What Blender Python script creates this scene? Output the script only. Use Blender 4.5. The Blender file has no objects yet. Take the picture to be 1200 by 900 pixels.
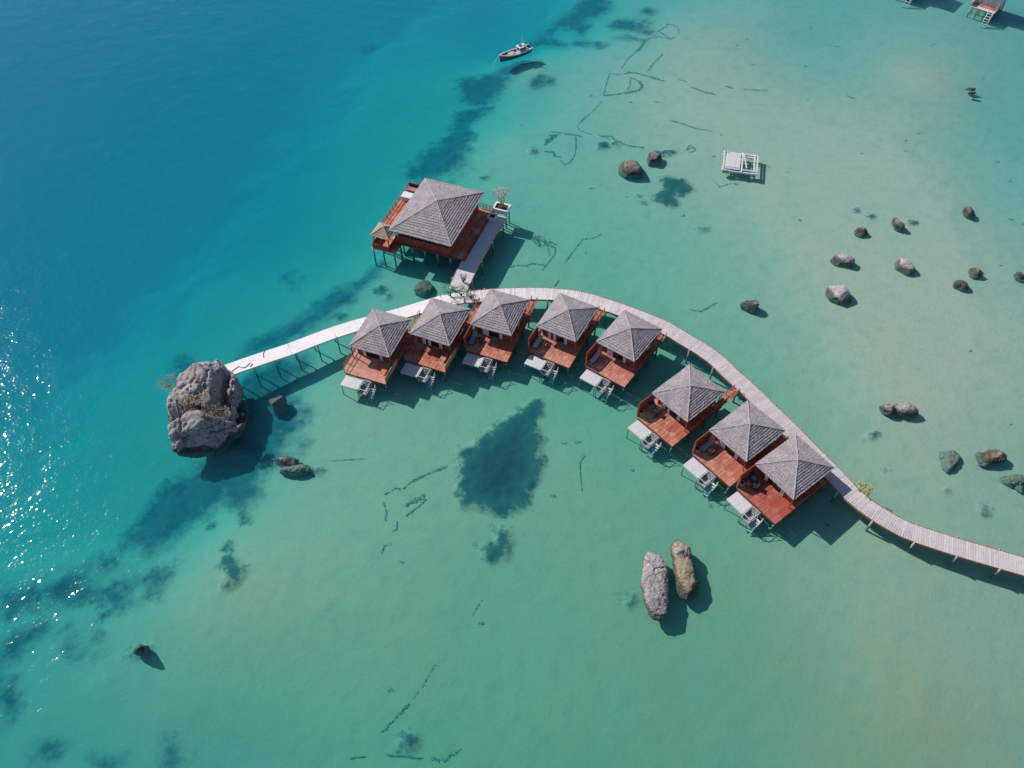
import bpy, bmesh, math, random
import numpy as np
from mathutils import Vector, Matrix
R = math.radians
random.seed(7)
rng = np.random.default_rng(7)
S = bpy.context.scene
COL = S.collection

# ------------------------------------------------------------------ camera and where things stand
PITCH, CAMZ, FOC = R(51.884), 85.897, 933.0      # drone at 86 m, looking down 52 degrees
SUN_AZ, SUN_EL = R(-55), R(38)
WL = .75                                          # height of the water surface

def at(px, py, z=None):
    """ground position of a photo pixel at height z"""
    z = WL if z is None else z
    u = (px - 600) / FOC; v = (450 - py) / FOC
    c, s = math.cos(PITCH), math.sin(PITCH)
    d = Vector((u, c + v * s, -s + v * c))
    t = (z - CAMZ) / d.z
    return Vector((d.x * t, d.y * t, z))

cam = bpy.data.cameras.new("camera"); co = bpy.data.objects.new("camera", cam); COL.objects.link(co)
co.location = (0, 0, CAMZ); co.rotation_euler = (math.pi / 2 - PITCH, 0, 0)
cam.sensor_width = 36; cam.lens = 36 * FOC / 1200; cam.clip_end = 5000; cam.clip_start = 0.5
S.camera = co

# ------------------------------------------------------------------ noise (numpy)
def _h(ix, iy, iz, seed):
    n = (ix.astype(np.int64) * 374761393 + iy.astype(np.int64) * 668265263 + iz.astype(np.int64) * 2147483647 + seed * 1274126177) & 0xffffffff
    n = ((n ^ (n >> 13)) * 1274126177) & 0xffffffff
    n = (n ^ (n >> 16)) & 0xffffffff
    return n / 4294967295.0
def vnoise(P, seed=0):
    P = np.asarray(P, float)
    i = np.floor(P).astype(np.int64); f = P - i; f = f * f * f * (f * (f * 6 - 15) + 10)
    out = 0
    for dx in (0, 1):
        for dy in (0, 1):
            for dz in (0, 1):
                w = (f[:, 0] if dx else 1 - f[:, 0]) * (f[:, 1] if dy else 1 - f[:, 1]) * (f[:, 2] if dz else 1 - f[:, 2])
                out = out + w * _h(i[:, 0] + dx, i[:, 1] + dy, i[:, 2] + dz, seed)
    return out * 2 - 1
def fbm(P, octaves=4, seed=0, gain=.5):
    a, o, s = 1.0, 0, 0
    for k in range(octaves):
        o = o + a * vnoise(np.asarray(P) * 2 ** k + 17.3 * k, seed + k); s += a; a *= gain
    return o / s

# ------------------------------------------------------------------ materials
class NT:
    def __init__(self, name):
        self.m = bpy.data.materials.new(name); self.m.use_nodes = True
        self.t = self.m.node_tree; self.t.nodes.clear()
        self.out = self.n('ShaderNodeOutputMaterial')
    def n(self, typ, **kw):
        nd = self.t.nodes.new(typ)
        for k, v in kw.items():
            if k.startswith('i_'):
                nd.inputs[k[2:].replace('_', ' ')].default_value = v
            else: setattr(nd, k, v)
        return nd
    def l(self, a, b): self.t.links.new(a, b)
    def noise(self, vec, scale, detail=4, rough=.6):
        nd = self.n('ShaderNodeTexNoise'); nd.inputs['Scale'].default_value = scale
        nd.inputs['Detail'].default_value = detail; nd.inputs['Roughness'].default_value = rough
        if vec: self.l(vec, nd.inputs['Vector'])
        return nd.outputs['Fac']
    def math(self, op, a, b=None, c=None, clamp=False):
        nd = self.n('ShaderNodeMath', operation=op); nd.use_clamp = clamp
        for k, x in enumerate((a, b, c)):
            if x is None: continue
            if isinstance(x, (int, float)): nd.inputs[k].default_value = x
            else: self.l(x, nd.inputs[k])
        return nd.outputs[0]
    def rng(self, x, a, b, c, d, smooth=False):
        nd = self.n('ShaderNodeMapRange'); nd.interpolation_type = 'SMOOTHSTEP' if smooth else 'LINEAR'
        self.l(x, nd.inputs[0])
        for k, v in zip((1, 2, 3, 4), (a, b, c, d)): nd.inputs[k].default_value = v
        return nd.outputs[0]
    def mix(self, fac, a, b, mode='MIX'):
        nd = self.n('ShaderNodeMix', data_type='RGBA', blend_type=mode)
        for s, x in ((0, fac), (6, a), (7, b)):
            if isinstance(x, (int, float)): nd.inputs[s].default_value = x
            elif isinstance(x, tuple): nd.inputs[s].default_value = (*x, 1)
            else: self.l(x, nd.inputs[s])
        return nd.outputs[2]
    def bump(self, h, dist, strength=1.0):
        nd = self.n('ShaderNodeBump'); nd.inputs['Distance'].default_value = dist; nd.inputs['Strength'].default_value = strength
        self.l(h, nd.inputs['Height']); return nd.outputs[0]
    def pbr(self, col, rough=.8, normal=None, spec=.3, metallic=0):
        nd = self.n('ShaderNodeBsdfPrincipled')
        if isinstance(col, tuple): nd.inputs['Base Color'].default_value = (*col, 1)
        else: self.l(col, nd.inputs['Base Color'])
        nd.inputs['Roughness'].default_value = rough; nd.inputs['Specular IOR Level'].default_value = spec
        nd.inputs['Metallic'].default_value = metallic
        if normal: self.l(normal, nd.inputs['Normal'])
        self.l(nd.outputs[0], self.out.inputs[0]); return nd
    def obj(self): return self.n('ShaderNodeTexCoord').outputs['Object']
    def pos(self): return self.n('ShaderNodeNewGeometry').outputs['Position']
    def isl(self): return self.n('ShaderNodeNewGeometry').outputs['Random Per Island']
    def vec(self, v, scale):
        nd = self.n('ShaderNodeMapping'); self.l(v, nd.inputs[0]); nd.inputs['Scale'].default_value = scale; return nd.outputs[0]

M = {}
def wood(name, c1, c2, c3, rough=.7, wear=.35, stretch=(9, .9, 4), aged=False):
    """boards: every board its own tone, grain along it, worn blotches across boards"""
    t = NT(name); o = t.obj()
    a = t.mix(t.isl(), c1, c2)
    g = t.noise(t.vec(o, stretch), 3.0, 5)
    a = t.mix(t.rng(g, .35, .75, 0, .5), a, tuple(x * .55 for x in c1))
    w = t.noise(o, .8, 5, .7); w2 = t.noise(o, 2.6, 4, .7)
    a = t.mix(t.rng(w, .47, .66, 0, wear, True), a, c3)
    a = t.mix(t.rng(w2, .56, .72, 0, .45, True), a, tuple(x * .5 for x in c1))
    if aged:                                                   # object colour: red channel = how sun bleached, green = how freshly oiled
        oc = t.n('ShaderNodeSeparateColor'); t.l(t.n('ShaderNodeObjectInfo').outputs['Color'], oc.inputs[0])
        a = t.mix(oc.outputs[0], a, (.60, .33, .26)); a = t.mix(oc.outputs[1], a, (.33, .045, .03))
    t.pbr(a, rough, t.bump(g, .01, .6), .25); M[name] = t.m
wood('red deck boards', (.36, .07, .042), (.68, .22, .135), (.70, .42, .32), wear=.7, aged=True)
wood('faded deck boards', (.42, .115, .07), (.72, .31, .21), (.74, .49, .38), wear=.8, aged=True)
wood('dark red boards', (.14, .030, .022), (.20, .05, .036), (.24, .10, .08))
wood('red wall boards', (.27, .045, .030), (.34, .085, .05), (.34, .16, .11), stretch=(5, 5, .7))
wood('brown rails', (.30, .12, .07), (.38, .18, .11), (.42, .27, .21))
wood('grey landing boards', (.30, .28, .30), (.40, .38, .40), (.46, .44, .46))
wood('white painted boards', (.60, .57, .60), (.68, .65, .68), (.50, .46, .47), .5, .3)
wood('bamboo', (.45, .27, .16), (.60, .40, .25), (.35, .22, .14), stretch=(8, 8, .7))
wood('white wall boards', (.50, .52, .56), (.58, .60, .63), (.45, .46, .47), .6, .3, (5, 5, .7))

t = NT('boardwalk planks'); o = t.pos()
x = t.n('ShaderNodeSeparateXYZ'); t.l(o, x.inputs[0])
old = t.rng(x.outputs[0], 2, 26, 0, 1)
a = t.mix(old, (.80, .73, .74), (.60, .535, .55))
a = t.mix(t.rng(t.isl(), 0, 1, 0, .40), a, (.34, .29, .30))
g = t.noise(o, 2.2, 6, .7)
a = t.mix(t.rng(g, .5, .72, 0, .5), a, (.27, .22, .22))
t.pbr(a, .75, t.bump(g, .01, .4), .2); M['planks'] = t.m

t = NT('pale concrete'); o = t.obj()
g = t.noise(o, .8, 6, .7); h = t.noise(o, 6, 5, .7)
a = t.mix(t.rng(g, .45, .7, 0, .5), (.80, .76, .77), (.62, .57, .57))
a = t.mix(t.rng(h, .58, .75, 0, .5), a, (.45, .40, .40))
t.pbr(a, .8, t.bump(h, .01), .2); M['concrete'] = t.m

def thatch(name, ca, cb, cc):
    t = NT(name); uv = t.n('ShaderNodeUVMap').outputs[0]
    s1 = t.noise(t.vec(uv, (13, 2.4, 1)), 1.0, 5, .75)
    s2 = t.noise(t.vec(uv, (4, 5, 1)), 1.0, 5, .75)
    s3 = t.noise(t.vec(uv, (.7, .6, 1)), 1.0, 4, .6)
    a = t.mix(t.rng(s1, .38, .62, 0, 1), ca, cb)
    a = t.mix(t.rng(s2, .48, .66, 0, .7), a, cc)
    a = t.mix(t.rng(s3, .42, .68, 0, .6), a, (ca[0] * .75, ca[1] * .72, ca[2] * .74))
    a = t.mix(t.rng(t.isl(), 0, 1, 0, .22), a, tuple(x * .5 for x in ca))
    b = t.math('ADD', s1, s2)
    t.pbr(a, .9, t.bump(b, .10, 1.0), .1); M[name] = t.m
thatch('grey thatch', (.32, .275, .295), (.60, .53, .56), (.135, .112, .122))
thatch('tan thatch', (.42, .33, .24), (.52, .44, .34), (.22, .16, .11))

def rock(name, ca, cb, cc, wet=True):
    t = NT(name); o = t.obj(); p = t.pos()
    n1 = t.noise(o, .5, 6, .65); n2 = t.noise(t.vec(o, (1.4, 1.4, 3.2)), 2.0, 7, .72); n3 = t.noise(o, 7, 5, .7)
    vr = t.n('ShaderNodeTexVoronoi', feature='DISTANCE_TO_EDGE'); vr.inputs['Scale'].default_value = .55
    mx = t.n('ShaderNodeMix', data_type='VECTOR'); mx.inputs[0].default_value = .25
    t.l(o, mx.inputs[4]); nn = t.n('ShaderNodeTexNoise'); nn.inputs['Scale'].default_value = 1.3; t.l(o, nn.inputs[0]); t.l(nn.outputs['Color'], mx.inputs[5])
    t.l(mx.outputs[1], vr.inputs['Vector'])
    a = t.mix(t.rng(n1, .38, .65, 0, 1), ca, cb)
    a = t.mix(t.rng(n2, .5, .68, 0, .85), a, cc)
    a = t.mix(t.rng(n3, .58, .74, 0, .5), a, tuple(x * 1.35 for x in cb))
    crack = t.math('MULTIPLY', t.rng(vr.outputs['Distance'], 0, .03, .8, 0), t.rng(n1, .48, .58, 0, 1))
    a = t.mix(crack, a, (.035, .03, .03))
    z = t.n('ShaderNodeSeparateXYZ'); t.l(p, z.inputs[0])                # wet, weed-grown foot of the rock
    zz = t.math('ADD', t.math('SUBTRACT', z.outputs[2], WL), t.math('MULTIPLY', t.math('SUBTRACT', n2, .5), -.7))
    if wet:
        a = t.mix(t.rng(zz, .12, .42, .8, 0, True), a, (.05, .048, .04))
        a = t.mix(t.rng(zz, -.55, -.15, .85, 0, True), a, (.17, .165, .125))
    hb = t.math('ADD', t.math('ADD', n2, t.math('MULTIPLY', n3, .35)), t.math('MULTIPLY', crack, -.5))
    t.pbr(a, .85, t.bump(hb, .22, .9), .25); M[name] = t.m
rock('grey rock', (.36, .315, .32), (.58, .52, .525), (.13, .112, .11))
rock('brown rock', (.30, .23, .16), (.40, .32, .23), (.15, .11, .08))
rock('dark rock', (.15, .13, .13), (.28, .245, .25), (.055, .048, .048))
rock('weedy rock', (.20, .17, .14), (.30, .26, .20), (.10, .085, .065))
rock('silty rock', (.20, .19, .15), (.27, .255, .205), (.13, .125, .10), False)
rock('slate rock', (.27, .24, .243), (.46, .41, .413), (.075, .065, .065))
rock('pale cleft rock', (.34, .30, .315), (.52, .46, .47), (.09, .08, .08))

def plain(name, c, rough=.6, spec=.3, var=.25, sc=3.0):
    t = NT(name); o = t.obj(); g = t.noise(o, sc, 5, .65)
    a = t.mix(t.rng(g, .35, .7, 0, var), c, tuple(x * .45 for x in c))
    t.pbr(a, rough, t.bump(g, .01, .3), spec); M[name] = t.m
t = NT('post'); o = t.obj(); p = t.pos(); g = t.noise(p, 3, 5, .65)
a = t.mix(t.rng(g, .35, .7, 0, .4), (.38, .35, .34), (.17, .15, .14))
z = t.n('ShaderNodeSeparateXYZ'); t.l(p, z.inputs[0])
a = t.mix(t.rng(t.math('ADD', z.outputs[2], t.math('MULTIPLY', g, -.2)), WL - .1, WL + .12, 1, 0, True), a, (.11, .17, .13))
t.pbr(a, .8, t.bump(g, .01, .3), .3); M['post'] = t.m
plain('white paint', (.72, .72, .74), .5)
plain('white cloth', (.72, .70, .70), .9, .1, .2)
plain('cushion', (.30, .36, .44), .9, .1, .2)
plain('dark wicker', (.06, .04, .035), .7)
plain('orange wood', (.55, .17, .06), .6)
plain('dark glass', (.012, .013, .016), .12, .5, .1)
plain('twig', (.36, .27, .20), .9, .1)
plain('dry leaf', (.36, .31, .22), .9, .1, .5)
plain('green leaf', (.10, .16, .045), .7, .2, .5)
plain('yellow leaf', (.48, .46, .22), .8, .2, .4)
plain('pink flower', (.62, .36, .33), .8, .2, .3)
plain('boat hull', (.55, .53, .53), .5, .4, .35)
plain('boat trim', (.10, .11, .13), .5)
plain('blue paint', (.16, .30, .36), .5)
plain('pink tarp', (.55, .38, .38), .8)
plain('rope', (.11, .085, .075), .9, .1)
plain('pale rope', (.45, .50, .44), .9, .1)
plain('soil', (.055, .04, .03), .9, .1)
plain('pink tiles', (.48, .22, .18), .7)
plain('blue grey wall', (.40, .45, .52), .7, .3, .25, 1.0)
plain('seaweed', (.13, .29, .245), .9, .05, .4, 2.0)

# ------------------------------------------------------------------ mesh helpers
class MB:
    def __init__(s): s.bm = bmesh.new()
    def box(s, c, size, rz=0, rx=0, ry=0):
        mat = Matrix.Translation(c) @ Matrix.Rotation(rz, 4, 'Z') @ Matrix.Rotation(rx, 4, 'X') @ Matrix.Rotation(ry, 4, 'Y') @ Matrix.Diagonal((*size, 1))
        bmesh.ops.create_cube(s.bm, size=1, matrix=mat); return s
    def span(s, x0, x1, y0, y1, z0, z1):
        return s.box(((x0 + x1) / 2, (y0 + y1) / 2, (z0 + z1) / 2), (x1 - x0, y1 - y0, z1 - z0))
    def bar(s, a, b, w, h=None):
        a, b = Vector(a), Vector(b); d = b - a; L = d.length
        if L < 1e-5: return s
        q = d.to_track_quat('X', 'Z')
        mat = Matrix.Translation((a + b) / 2) @ q.to_matrix().to_4x4() @ Matrix.Diagonal((L, w, h or w, 1))
        bmesh.ops.create_cube(s.bm, size=1, matrix=mat); return s
    def tube(s, pts, rad, seg=6):
        pts = [Vector(p) for p in pts]; rings = []
        rr = rad if isinstance(rad, (list, tuple)) else [rad] * len(pts)
        for i, p in enumerate(pts):
            d = (pts[min(i + 1, len(pts) - 1)] - pts[max(i - 1, 0)])
            if d.length < 1e-6: d = Vector((0, 0, 1))
            q = d.to_track_quat('Z', 'Y')
            rings.append([s.bm.verts.new(p + q @ Vector((rr[i] * math.cos(2 * math.pi * k / seg), rr[i] * math.sin(2 * math.pi * k / seg), 0))) for k in range(seg)])
        for a, b in zip(rings, rings[1:]):
            for k in range(seg): s.bm.faces.new((a[k], a[(k + 1) % seg], b[(k + 1) % seg], b[k]))
        s.bm.faces.new(rings[0][::-1]); s.bm.faces.new(rings[-1]); return s
    def prism(s, poly, z0, z1):
        a = [s.bm.verts.new((x, y, z0)) for x, y in poly]; b = [s.bm.verts.new((x, y, z1)) for x, y in poly]
        n = len(poly); s.bm.faces.new(a[::-1]); s.bm.faces.new(b)
        for k in range(n): s.bm.faces.new((a[k], a[(k + 1) % n], b[(k + 1) % n], b[k]))
        return s
    def mesh(s, name, mat, smooth=False):
        bmesh.ops.recalc_face_normals(s.bm, faces=s.bm.faces)
        me = bpy.data.meshes.new(name); s.bm.to_mesh(me); s.bm.free()
        me.materials.append(M[mat] if isinstance(mat, str) else mat)
        if smooth: me.polygons.foreach_set('use_smooth', [True] * len(me.polygons))
        return me
    def build(s, name, mat, parent=None, smooth=False):
        return put(name, s.mesh(name, mat, smooth), parent)
def put(name, me, parent=None, loc=None, rz=0):
    o = bpy.data.objects.new(name, me); o.color = (0, 0, 0, 1); COL.objects.link(o); o.parent = parent
    if loc is not None: o.location = loc
    if rz: o.rotation_euler.z = rz
    return o
def tag(o, label=None, cat=None, group=None, kind=None):
    for k, v in (('label', label), ('category', cat), ('group', group), ('kind', kind)):
        if v: o[k] = v
    return o
def thing(name, loc, rz, label, cat, group=None):
    o = bpy.data.objects.new(name, None); COL.objects.link(o); o.location = loc; o.rotation_euler = (0, 0, rz); o.empty_display_size = .3
    return tag(o, label, cat, group)

# ------------------------------------------------------------------ the seabed
DEPTH = [(0,0,6.8),(150,100,6.4),(0,300,6.3),(100,400,5.6),(300,100,5.8),(350,180,5.0),(430,100,4.0),(550,30,4.4),(600,0,4.4),(600,60,3.4),(450,200,3.5),
 (300,300,4.4),(250,330,4.0),(400,280,3.3),(500,150,3.2),(560,120,2.7),(605,72,1.5),(625,80,1.3),(660,60,2.2),(720,0,2.1),(690,60,1.7),(650,120,1.5),(600,170,1.45),(570,200,1.5),
 (440,330,1.9),(300,400,3.0),(150,450,4.0),(50,550,4.2),(200,600,3.2),(330,560,1.4),(300,520,2.0),(100,680,2.8),(0,700,3.2),(0,800,2.6),(60,850,2.4),(150,870,2.2),
 (650,200,1.3),(800,60,.82),(800,150,.78),(950,50,1.2),(1000,100,1.0),(1080,100,.62),(1170,130,1.25),(1000,220,.52),(1050,280,.48),(1190,250,1.15),(1150,330,.8),
 (900,280,.85),(800,250,1.05),(700,280,1.3),(850,350,1.2),(950,400,.9),(1060,430,.6),(1150,450,.75),(1050,500,.75),(1180,560,1.0),(950,450,1.05),(550,320,1.4),(600,310,1.35),
 (420,560,1.1),(400,480,1.1),(250,680,1.1),(350,700,1.15),(450,650,1.25),(560,480,1.25),(680,540,1.25),(700,480,1.5),(600,650,1.35),(700,650,1.35),(850,600,1.35),
 (950,650,1.15),(1050,680,.85),(1150,720,1.0),(1050,800,.95),(1150,850,1.05),(950,800,1.4),(880,850,1.65),(700,800,1.6),(600,850,1.65),(500,750,1.45),(450,850,1.75),
 (300,800,1.6),(200,800,1.7),(200,880,2.2),(700,899,1.75),(350,890,2.0),(1100,20,1.1),(1190,30,1.2),(870,20,.95)]
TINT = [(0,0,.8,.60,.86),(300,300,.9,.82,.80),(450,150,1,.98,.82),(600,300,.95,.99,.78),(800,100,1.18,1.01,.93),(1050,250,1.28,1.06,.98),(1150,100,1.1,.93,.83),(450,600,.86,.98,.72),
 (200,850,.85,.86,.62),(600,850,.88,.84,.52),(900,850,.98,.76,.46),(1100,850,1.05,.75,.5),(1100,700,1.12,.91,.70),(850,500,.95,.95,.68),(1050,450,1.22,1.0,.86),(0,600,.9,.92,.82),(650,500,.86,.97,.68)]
def poly(ox, oy, sc, *pts): return [(ox + x / sc, oy + y / sc) for x, y in pts]
def ell(cx, cy, rx, ry, rot=0):
    c, s = math.cos(R(rot)), math.sin(R(rot))
    return [(cx + c * rx * math.cos(a) - s * ry * math.sin(a), cy + s * rx * math.cos(a) + c * ry * math.sin(a)) for a in np.linspace(0, 2 * math.pi, 14, endpoint=False)]
GRASS = [ # dense dark weed: outline, depth
 (poly(500,450,6,(750,110),(800,110),(825,240),(770,270),(800,350),(840,400),(810,480),(830,570),(800,690),(745,745),(720,850),(640,905),(500,925),(380,910),(270,895),(225,760),(225,580),(205,490),(300,440),(430,360),(530,270),(640,200)),1.3),
 (poly(690,160,9,(750,490),(880,465),(1000,490),(1080,560),(1130,620),(1060,620),(1000,670),(930,660),(950,740),(860,780),(760,760),(680,700),(690,640),(790,580)),1),
 (ell(747,233,3,2),1),(ell(751,239,5,2,15),1),
 (poly(300,450,4,(1120,690),(1190,680),(1215,740),(1195,835),(1080,845),(1035,785),(1110,760)),1.3),
 ([(257,657),(270,652),(282,660),(293,672),(283,688),(270,698),(258,698),(263,675)],1.1),([(256,648),(268,638),(271,644),(264,652)],1.1),
 (ell(285,606,8,7),1.3),(ell(245,618,5,3),1.3),(ell(480,870,13,14),1.7),(ell(705,174,8,5,-10),1),(ell(722,172,6,4),1),(ell(625,180,6,4),1.3),
 (ell(162,767,18,7,-22),1.5),(ell(822,273,8,3),1),(ell(565,209,7,3),1.4),(poly(720,620,7.5,(20,640),(80,660),(170,590),(240,640),(180,680),(140,730)),1.4),
 (ell(447,342,8,7),1.6),(ell(455,351,5,4),1.6),(ell(402,372,9,5,-20),1.7),(ell(120,720,6,5),1.8),(ell(1150,598,6,7),.9),(ell(1022,515,8,4,-15),.8),(ell(1108,577,5,3),.9),
 (ell(1003,249,4,1.5),.6),(ell(1019,257,4,3),.6),(ell(367,556,14,7,-12),1.3),(ell(780,183,12,4),1),(ell(1065,264,8,3),.6)]
REEF = [ # paler, patchy weed-covered bottom in the deeper water: outline, depth
 (poly(300,0,4,(960,500),(1060,490),(1010,600),(960,760),(920,830),(780,840),(720,780),(800,680),(870,640),(900,580)),2.2),
 (poly(300,0,4,(980,350),(1180,340),(1190,400),(1100,450),(1040,480),(970,440)),2.6),
 (poly(600,0,4,(200,70),(290,60),(350,-20),(440,-20),(450,60),(370,90),(350,150),(290,120),(240,100),(200,150),(260,210),(180,220),(120,190),(60,190),(140,130)),2.1),
 (ell(742,33,21,8,22),1.6),(ell(681,49,9,5),1.6),(ell(760,18,8,4),1.6),(ell(739,49,8,3,30),1.5),(ell(632,102,11,6),1.6),(ell(697,53,4,2),1.5),(ell(437,47,5,4),4.2),
 ([(290,408),(315,385),(340,375),(385,345),(430,320),(445,306),(447,325),(425,345),(400,368),(350,392),(310,408)],2.3),
 ([(285,445),(320,425),(352,424),(354,470),(345,480),(352,505),(335,530),(325,555),(310,562),(300,582),(280,598),(265,585),(240,612),(220,625),(200,640),(165,655),(140,640),(150,610),(180,590),(210,560),(230,540),(275,525)],2.2),
 ([(52,680),(90,668),(120,685),(155,688),(160,700),(140,705),(110,716),(70,716)],2.4),(ell(5,698,16,11),2.8),(ell(34,691,11,10),2.7),(ell(178,682,18,7,-5),1.7),
 (ell(30,745,28,14,-28),2.4),(ell(0,768,16,12),2.6),(ell(87,748,9,9),2.2),(ell(86,768,6,8),2.2),(ell(0,800,12,12),2.5),(ell(10,826,14,15),2.5),(ell(62,881,8,8),2.2),
 (ell(127,896,10,9),2.2),(ell(602,82,20,8,-20),1.8),(ell(342,328,8,7),3.4),(ell(214,428,14,8),3.2),(ell(197,887,3,11,12),2.1),(ell(480,198,12,12),2.3),(ell(160,630,20,14),3),(ell(125,655,12,7),3)]
DROP = ([(-300,-80),(540,-80),(505,10),(470,45),(432,75),(432,95),(405,140),(390,152),(345,162),(325,195),(280,255),(240,315),(185,368),(135,405),(100,450),(60,520),(-300,560)],4.5)
SHOAL_EDGE = ([(-300,660),(150,650),(230,560),(285,460),(360,380),(440,325),(515,205),(575,110),(640,60),(690,-80),(-300,-80)],2.2)

def sd_poly(XY, pts):
    """signed distance, negative inside"""
    P = np.asarray(pts); d = np.full(len(XY), 1e9); ins = np.zeros(len(XY), bool)
    for a, b in zip(P, np.roll(P, -1, 0)):
        e = b - a; w = XY - a
        tt = np.clip((w @ e) / max(e @ e, 1e-9), 0, 1)
        d = np.minimum(d, ((w - tt[:, None] * e) ** 2).sum(1))
        c = (a[1] <= XY[:, 1]) != (b[1] <= XY[:, 1])
        with np.errstate(divide='ignore', invalid='ignore'):
            xi = a[0] + (XY[:, 1] - a[1]) / (b[1] - a[1]) * e[0]
        ins ^= c & (XY[:, 0] < xi)
    d = np.sqrt(d); return np.where(ins, -d, d)
def wpoly(p, d): return [tuple(at(x, y, -d).xy) for x, y in p]
def rbf(ctrl, XY, col):
    P = np.array([tuple(at(c[0], c[1], -1.5).xy) for c in ctrl]); V = np.array([c[col] for c in ctrl])
    K = np.sqrt(((P[:, None] - P[None]) ** 2).sum(-1) + 9); n = len(P)
    A = np.zeros((n + 1, n + 1)); A[:n, :n] = K; A[:n, n] = A[n, :n] = 1
    w = np.linalg.solve(A, np.append(V, 0)); out = np.empty(len(XY))
    for i in range(0, len(XY), 60000):
        X = XY[i:i + 60000]
        out[i:i + 60000] = np.sqrt(((X[:, None] - P[None]) ** 2).sum(-1) + 9) @ w[:n] + w[n]
    return out
def field(lst, XY, far=6.0):
    out = np.full(len(XY), far)
    for p, d in lst:
        W = np.array(wpoly(p, d)); lo, hi = W.min(0) - far, W.max(0) + far
        k = np.where(((XY > lo) & (XY < hi)).all(1))[0]
        if len(k): out[k] = np.minimum(out[k], sd_poly(XY[k], W))
    return out
def sstep(x, a, b):
    t_ = np.clip((x - a) / (b - a), 0, 1); return t_ * t_ * (3 - 2 * t_)
STEP = .33
xs = np.concatenate([[-1500, -700, -350, -220], np.arange(-150, 150.01, STEP), [220, 350, 700, 1500]])
ys = np.concatenate([[-900, -300, -80, -20], np.arange(5, 215.01, STEP), [300, 500, 900, 2000]])
GX, GY = np.meshgrid(xs, ys); XY = np.stack([GX.ravel(), GY.ravel()], 1)
XYc = np.clip(XY, (-150, 5), (150, 215))
cx_ = np.arange(-150, 150.1, 2.0); cy_ = np.arange(5, 215.1, 2.0)
CX, CY = np.meshgrid(cx_, cy_); CXY = np.stack([CX.ravel(), CY.ravel()], 1)
def smooth_rbf(ctrl, col, passes=3):
    g = rbf(ctrl, CXY, col).reshape(CX.shape)
    for _ in range(passes):
        p_ = np.pad(g, 1, mode='edge'); g = (p_[1:-1, 1:-1] * 2 + p_[:-2, 1:-1] + p_[2:, 1:-1] + p_[1:-1, :-2] + p_[1:-1, 2:]) / 6
    fx = np.clip((XYc[:, 0] + 150) / 2, 0, CX.shape[1] - 1.001); fy = np.clip((XYc[:, 1] - 5) / 2, 0, CX.shape[0] - 1.001)
    ix, iy = fx.astype(int), fy.astype(int); fx, fy = fx - ix, fy - iy
    return (g[iy, ix] * (1 - fx) + g[iy, ix + 1] * fx) * (1 - fy) + (g[iy + 1, ix] * (1 - fx) + g[iy + 1, ix + 1] * fx) * fy
Z3 = lambda s, o=0: np.column_stack([XYc * s, np.full(len(XYc), o)])
wob = np.stack([fbm(Z3(.16, 1), 4, 3), fbm(Z3(.16, 5), 4, 8)], 1)
XW = XYc + wob * 2.2
depth = smooth_rbf(DEPTH, 2)
depth = np.clip(depth, .45, 9)
depth += 1.0 * (1 - sstep(sd_poly(XW + wob * 4, wpoly(*DROP)), -9, 6)) - .3
depth += .5 * (1 - sstep(sd_poly(XW, wpoly(*SHOAL_EDGE)), -3.5, 1.0))
depth += .10 * fbm(Z3(.06), 3, 11) * np.clip(depth, .5, 3) + .03 * fbm(Z3(.7, 3), 3, 13)
depth = np.clip(depth, .4, 10)
depth = np.where(depth < 2, depth * 1.2 + .3, 2.7 + (depth - 2) * 1.05) - WL      # metres below z = 0
grass = field(GRASS, XYc + wob * .5); reef = field(REEF, XW)
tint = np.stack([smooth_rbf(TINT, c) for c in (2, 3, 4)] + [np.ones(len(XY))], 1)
zb = -depth + .25 * (1 - sstep(grass, -.8, .4)) * (1 + .5 * fbm(Z3(1.3), 3, 21))
ny_, nx_ = GX.shape
idx = np.arange(nx_ * ny_).reshape(ny_, nx_)
quads = np.stack([idx[:-1, :-1], idx[:-1, 1:], idx[1:, 1:], idx[1:, :-1]], -1).reshape(-1, 4)
me = bpy.data.meshes.new('seabed')
me.vertices.add(len(XY)); me.vertices.foreach_set('co', np.column_stack([XY, zb]).ravel())
me.loops.add(quads.size); me.loops.foreach_set('vertex_index', quads.ravel().astype(np.int32))
me.polygons.add(len(quads)); me.polygons.foreach_set('loop_start', np.arange(0, quads.size, 4, dtype=np.int32))
me.update(calc_edges=True)
me.polygons.foreach_set('use_smooth', np.ones(len(quads), bool))
for nm, dat in (('weed', grass), ('reef', reef)):
    at_ = me.attributes.new(nm, 'FLOAT', 'POINT'); at_.data.foreach_set('value', dat.astype(np.float32))
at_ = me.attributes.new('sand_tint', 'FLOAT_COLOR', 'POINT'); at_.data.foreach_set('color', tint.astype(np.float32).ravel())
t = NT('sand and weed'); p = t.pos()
def attr(nm): return t.n('ShaderNodeAttribute', attribute_name=nm)
n_big = t.noise(p, .045, 4, .55); n_mid = t.noise(p, .5, 6, .68); n_fine = t.noise(p, 1.9, 5, .7); n_grain = t.noise(p, 3.2, 3, .8)
n_reef = t.noise(p, .17, 7, .68)
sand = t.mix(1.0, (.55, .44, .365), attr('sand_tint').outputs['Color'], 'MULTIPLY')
sand = t.mix(t.rng(n_grain, .3, .7, 0, .42), sand, (.36, .33, .28))
sand = t.mix(t.rng(n_mid, .50, .74, 0, .36), sand, (.29, .29, .235))
sand = t.mix(t.rng(t.noise(p, .16, 5, .65), .48, .70, 0, .28), sand, (.32, .345, .285))
sand = t.mix(t.rng(n_big, .4, .65, 0, .16), sand, (.36, .37, .31))
rm = t.math('ADD', attr('reef').outputs['Fac'], t.math('MULTIPLY', t.math('SUBTRACT', n_reef, .5), 7.0))
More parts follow.
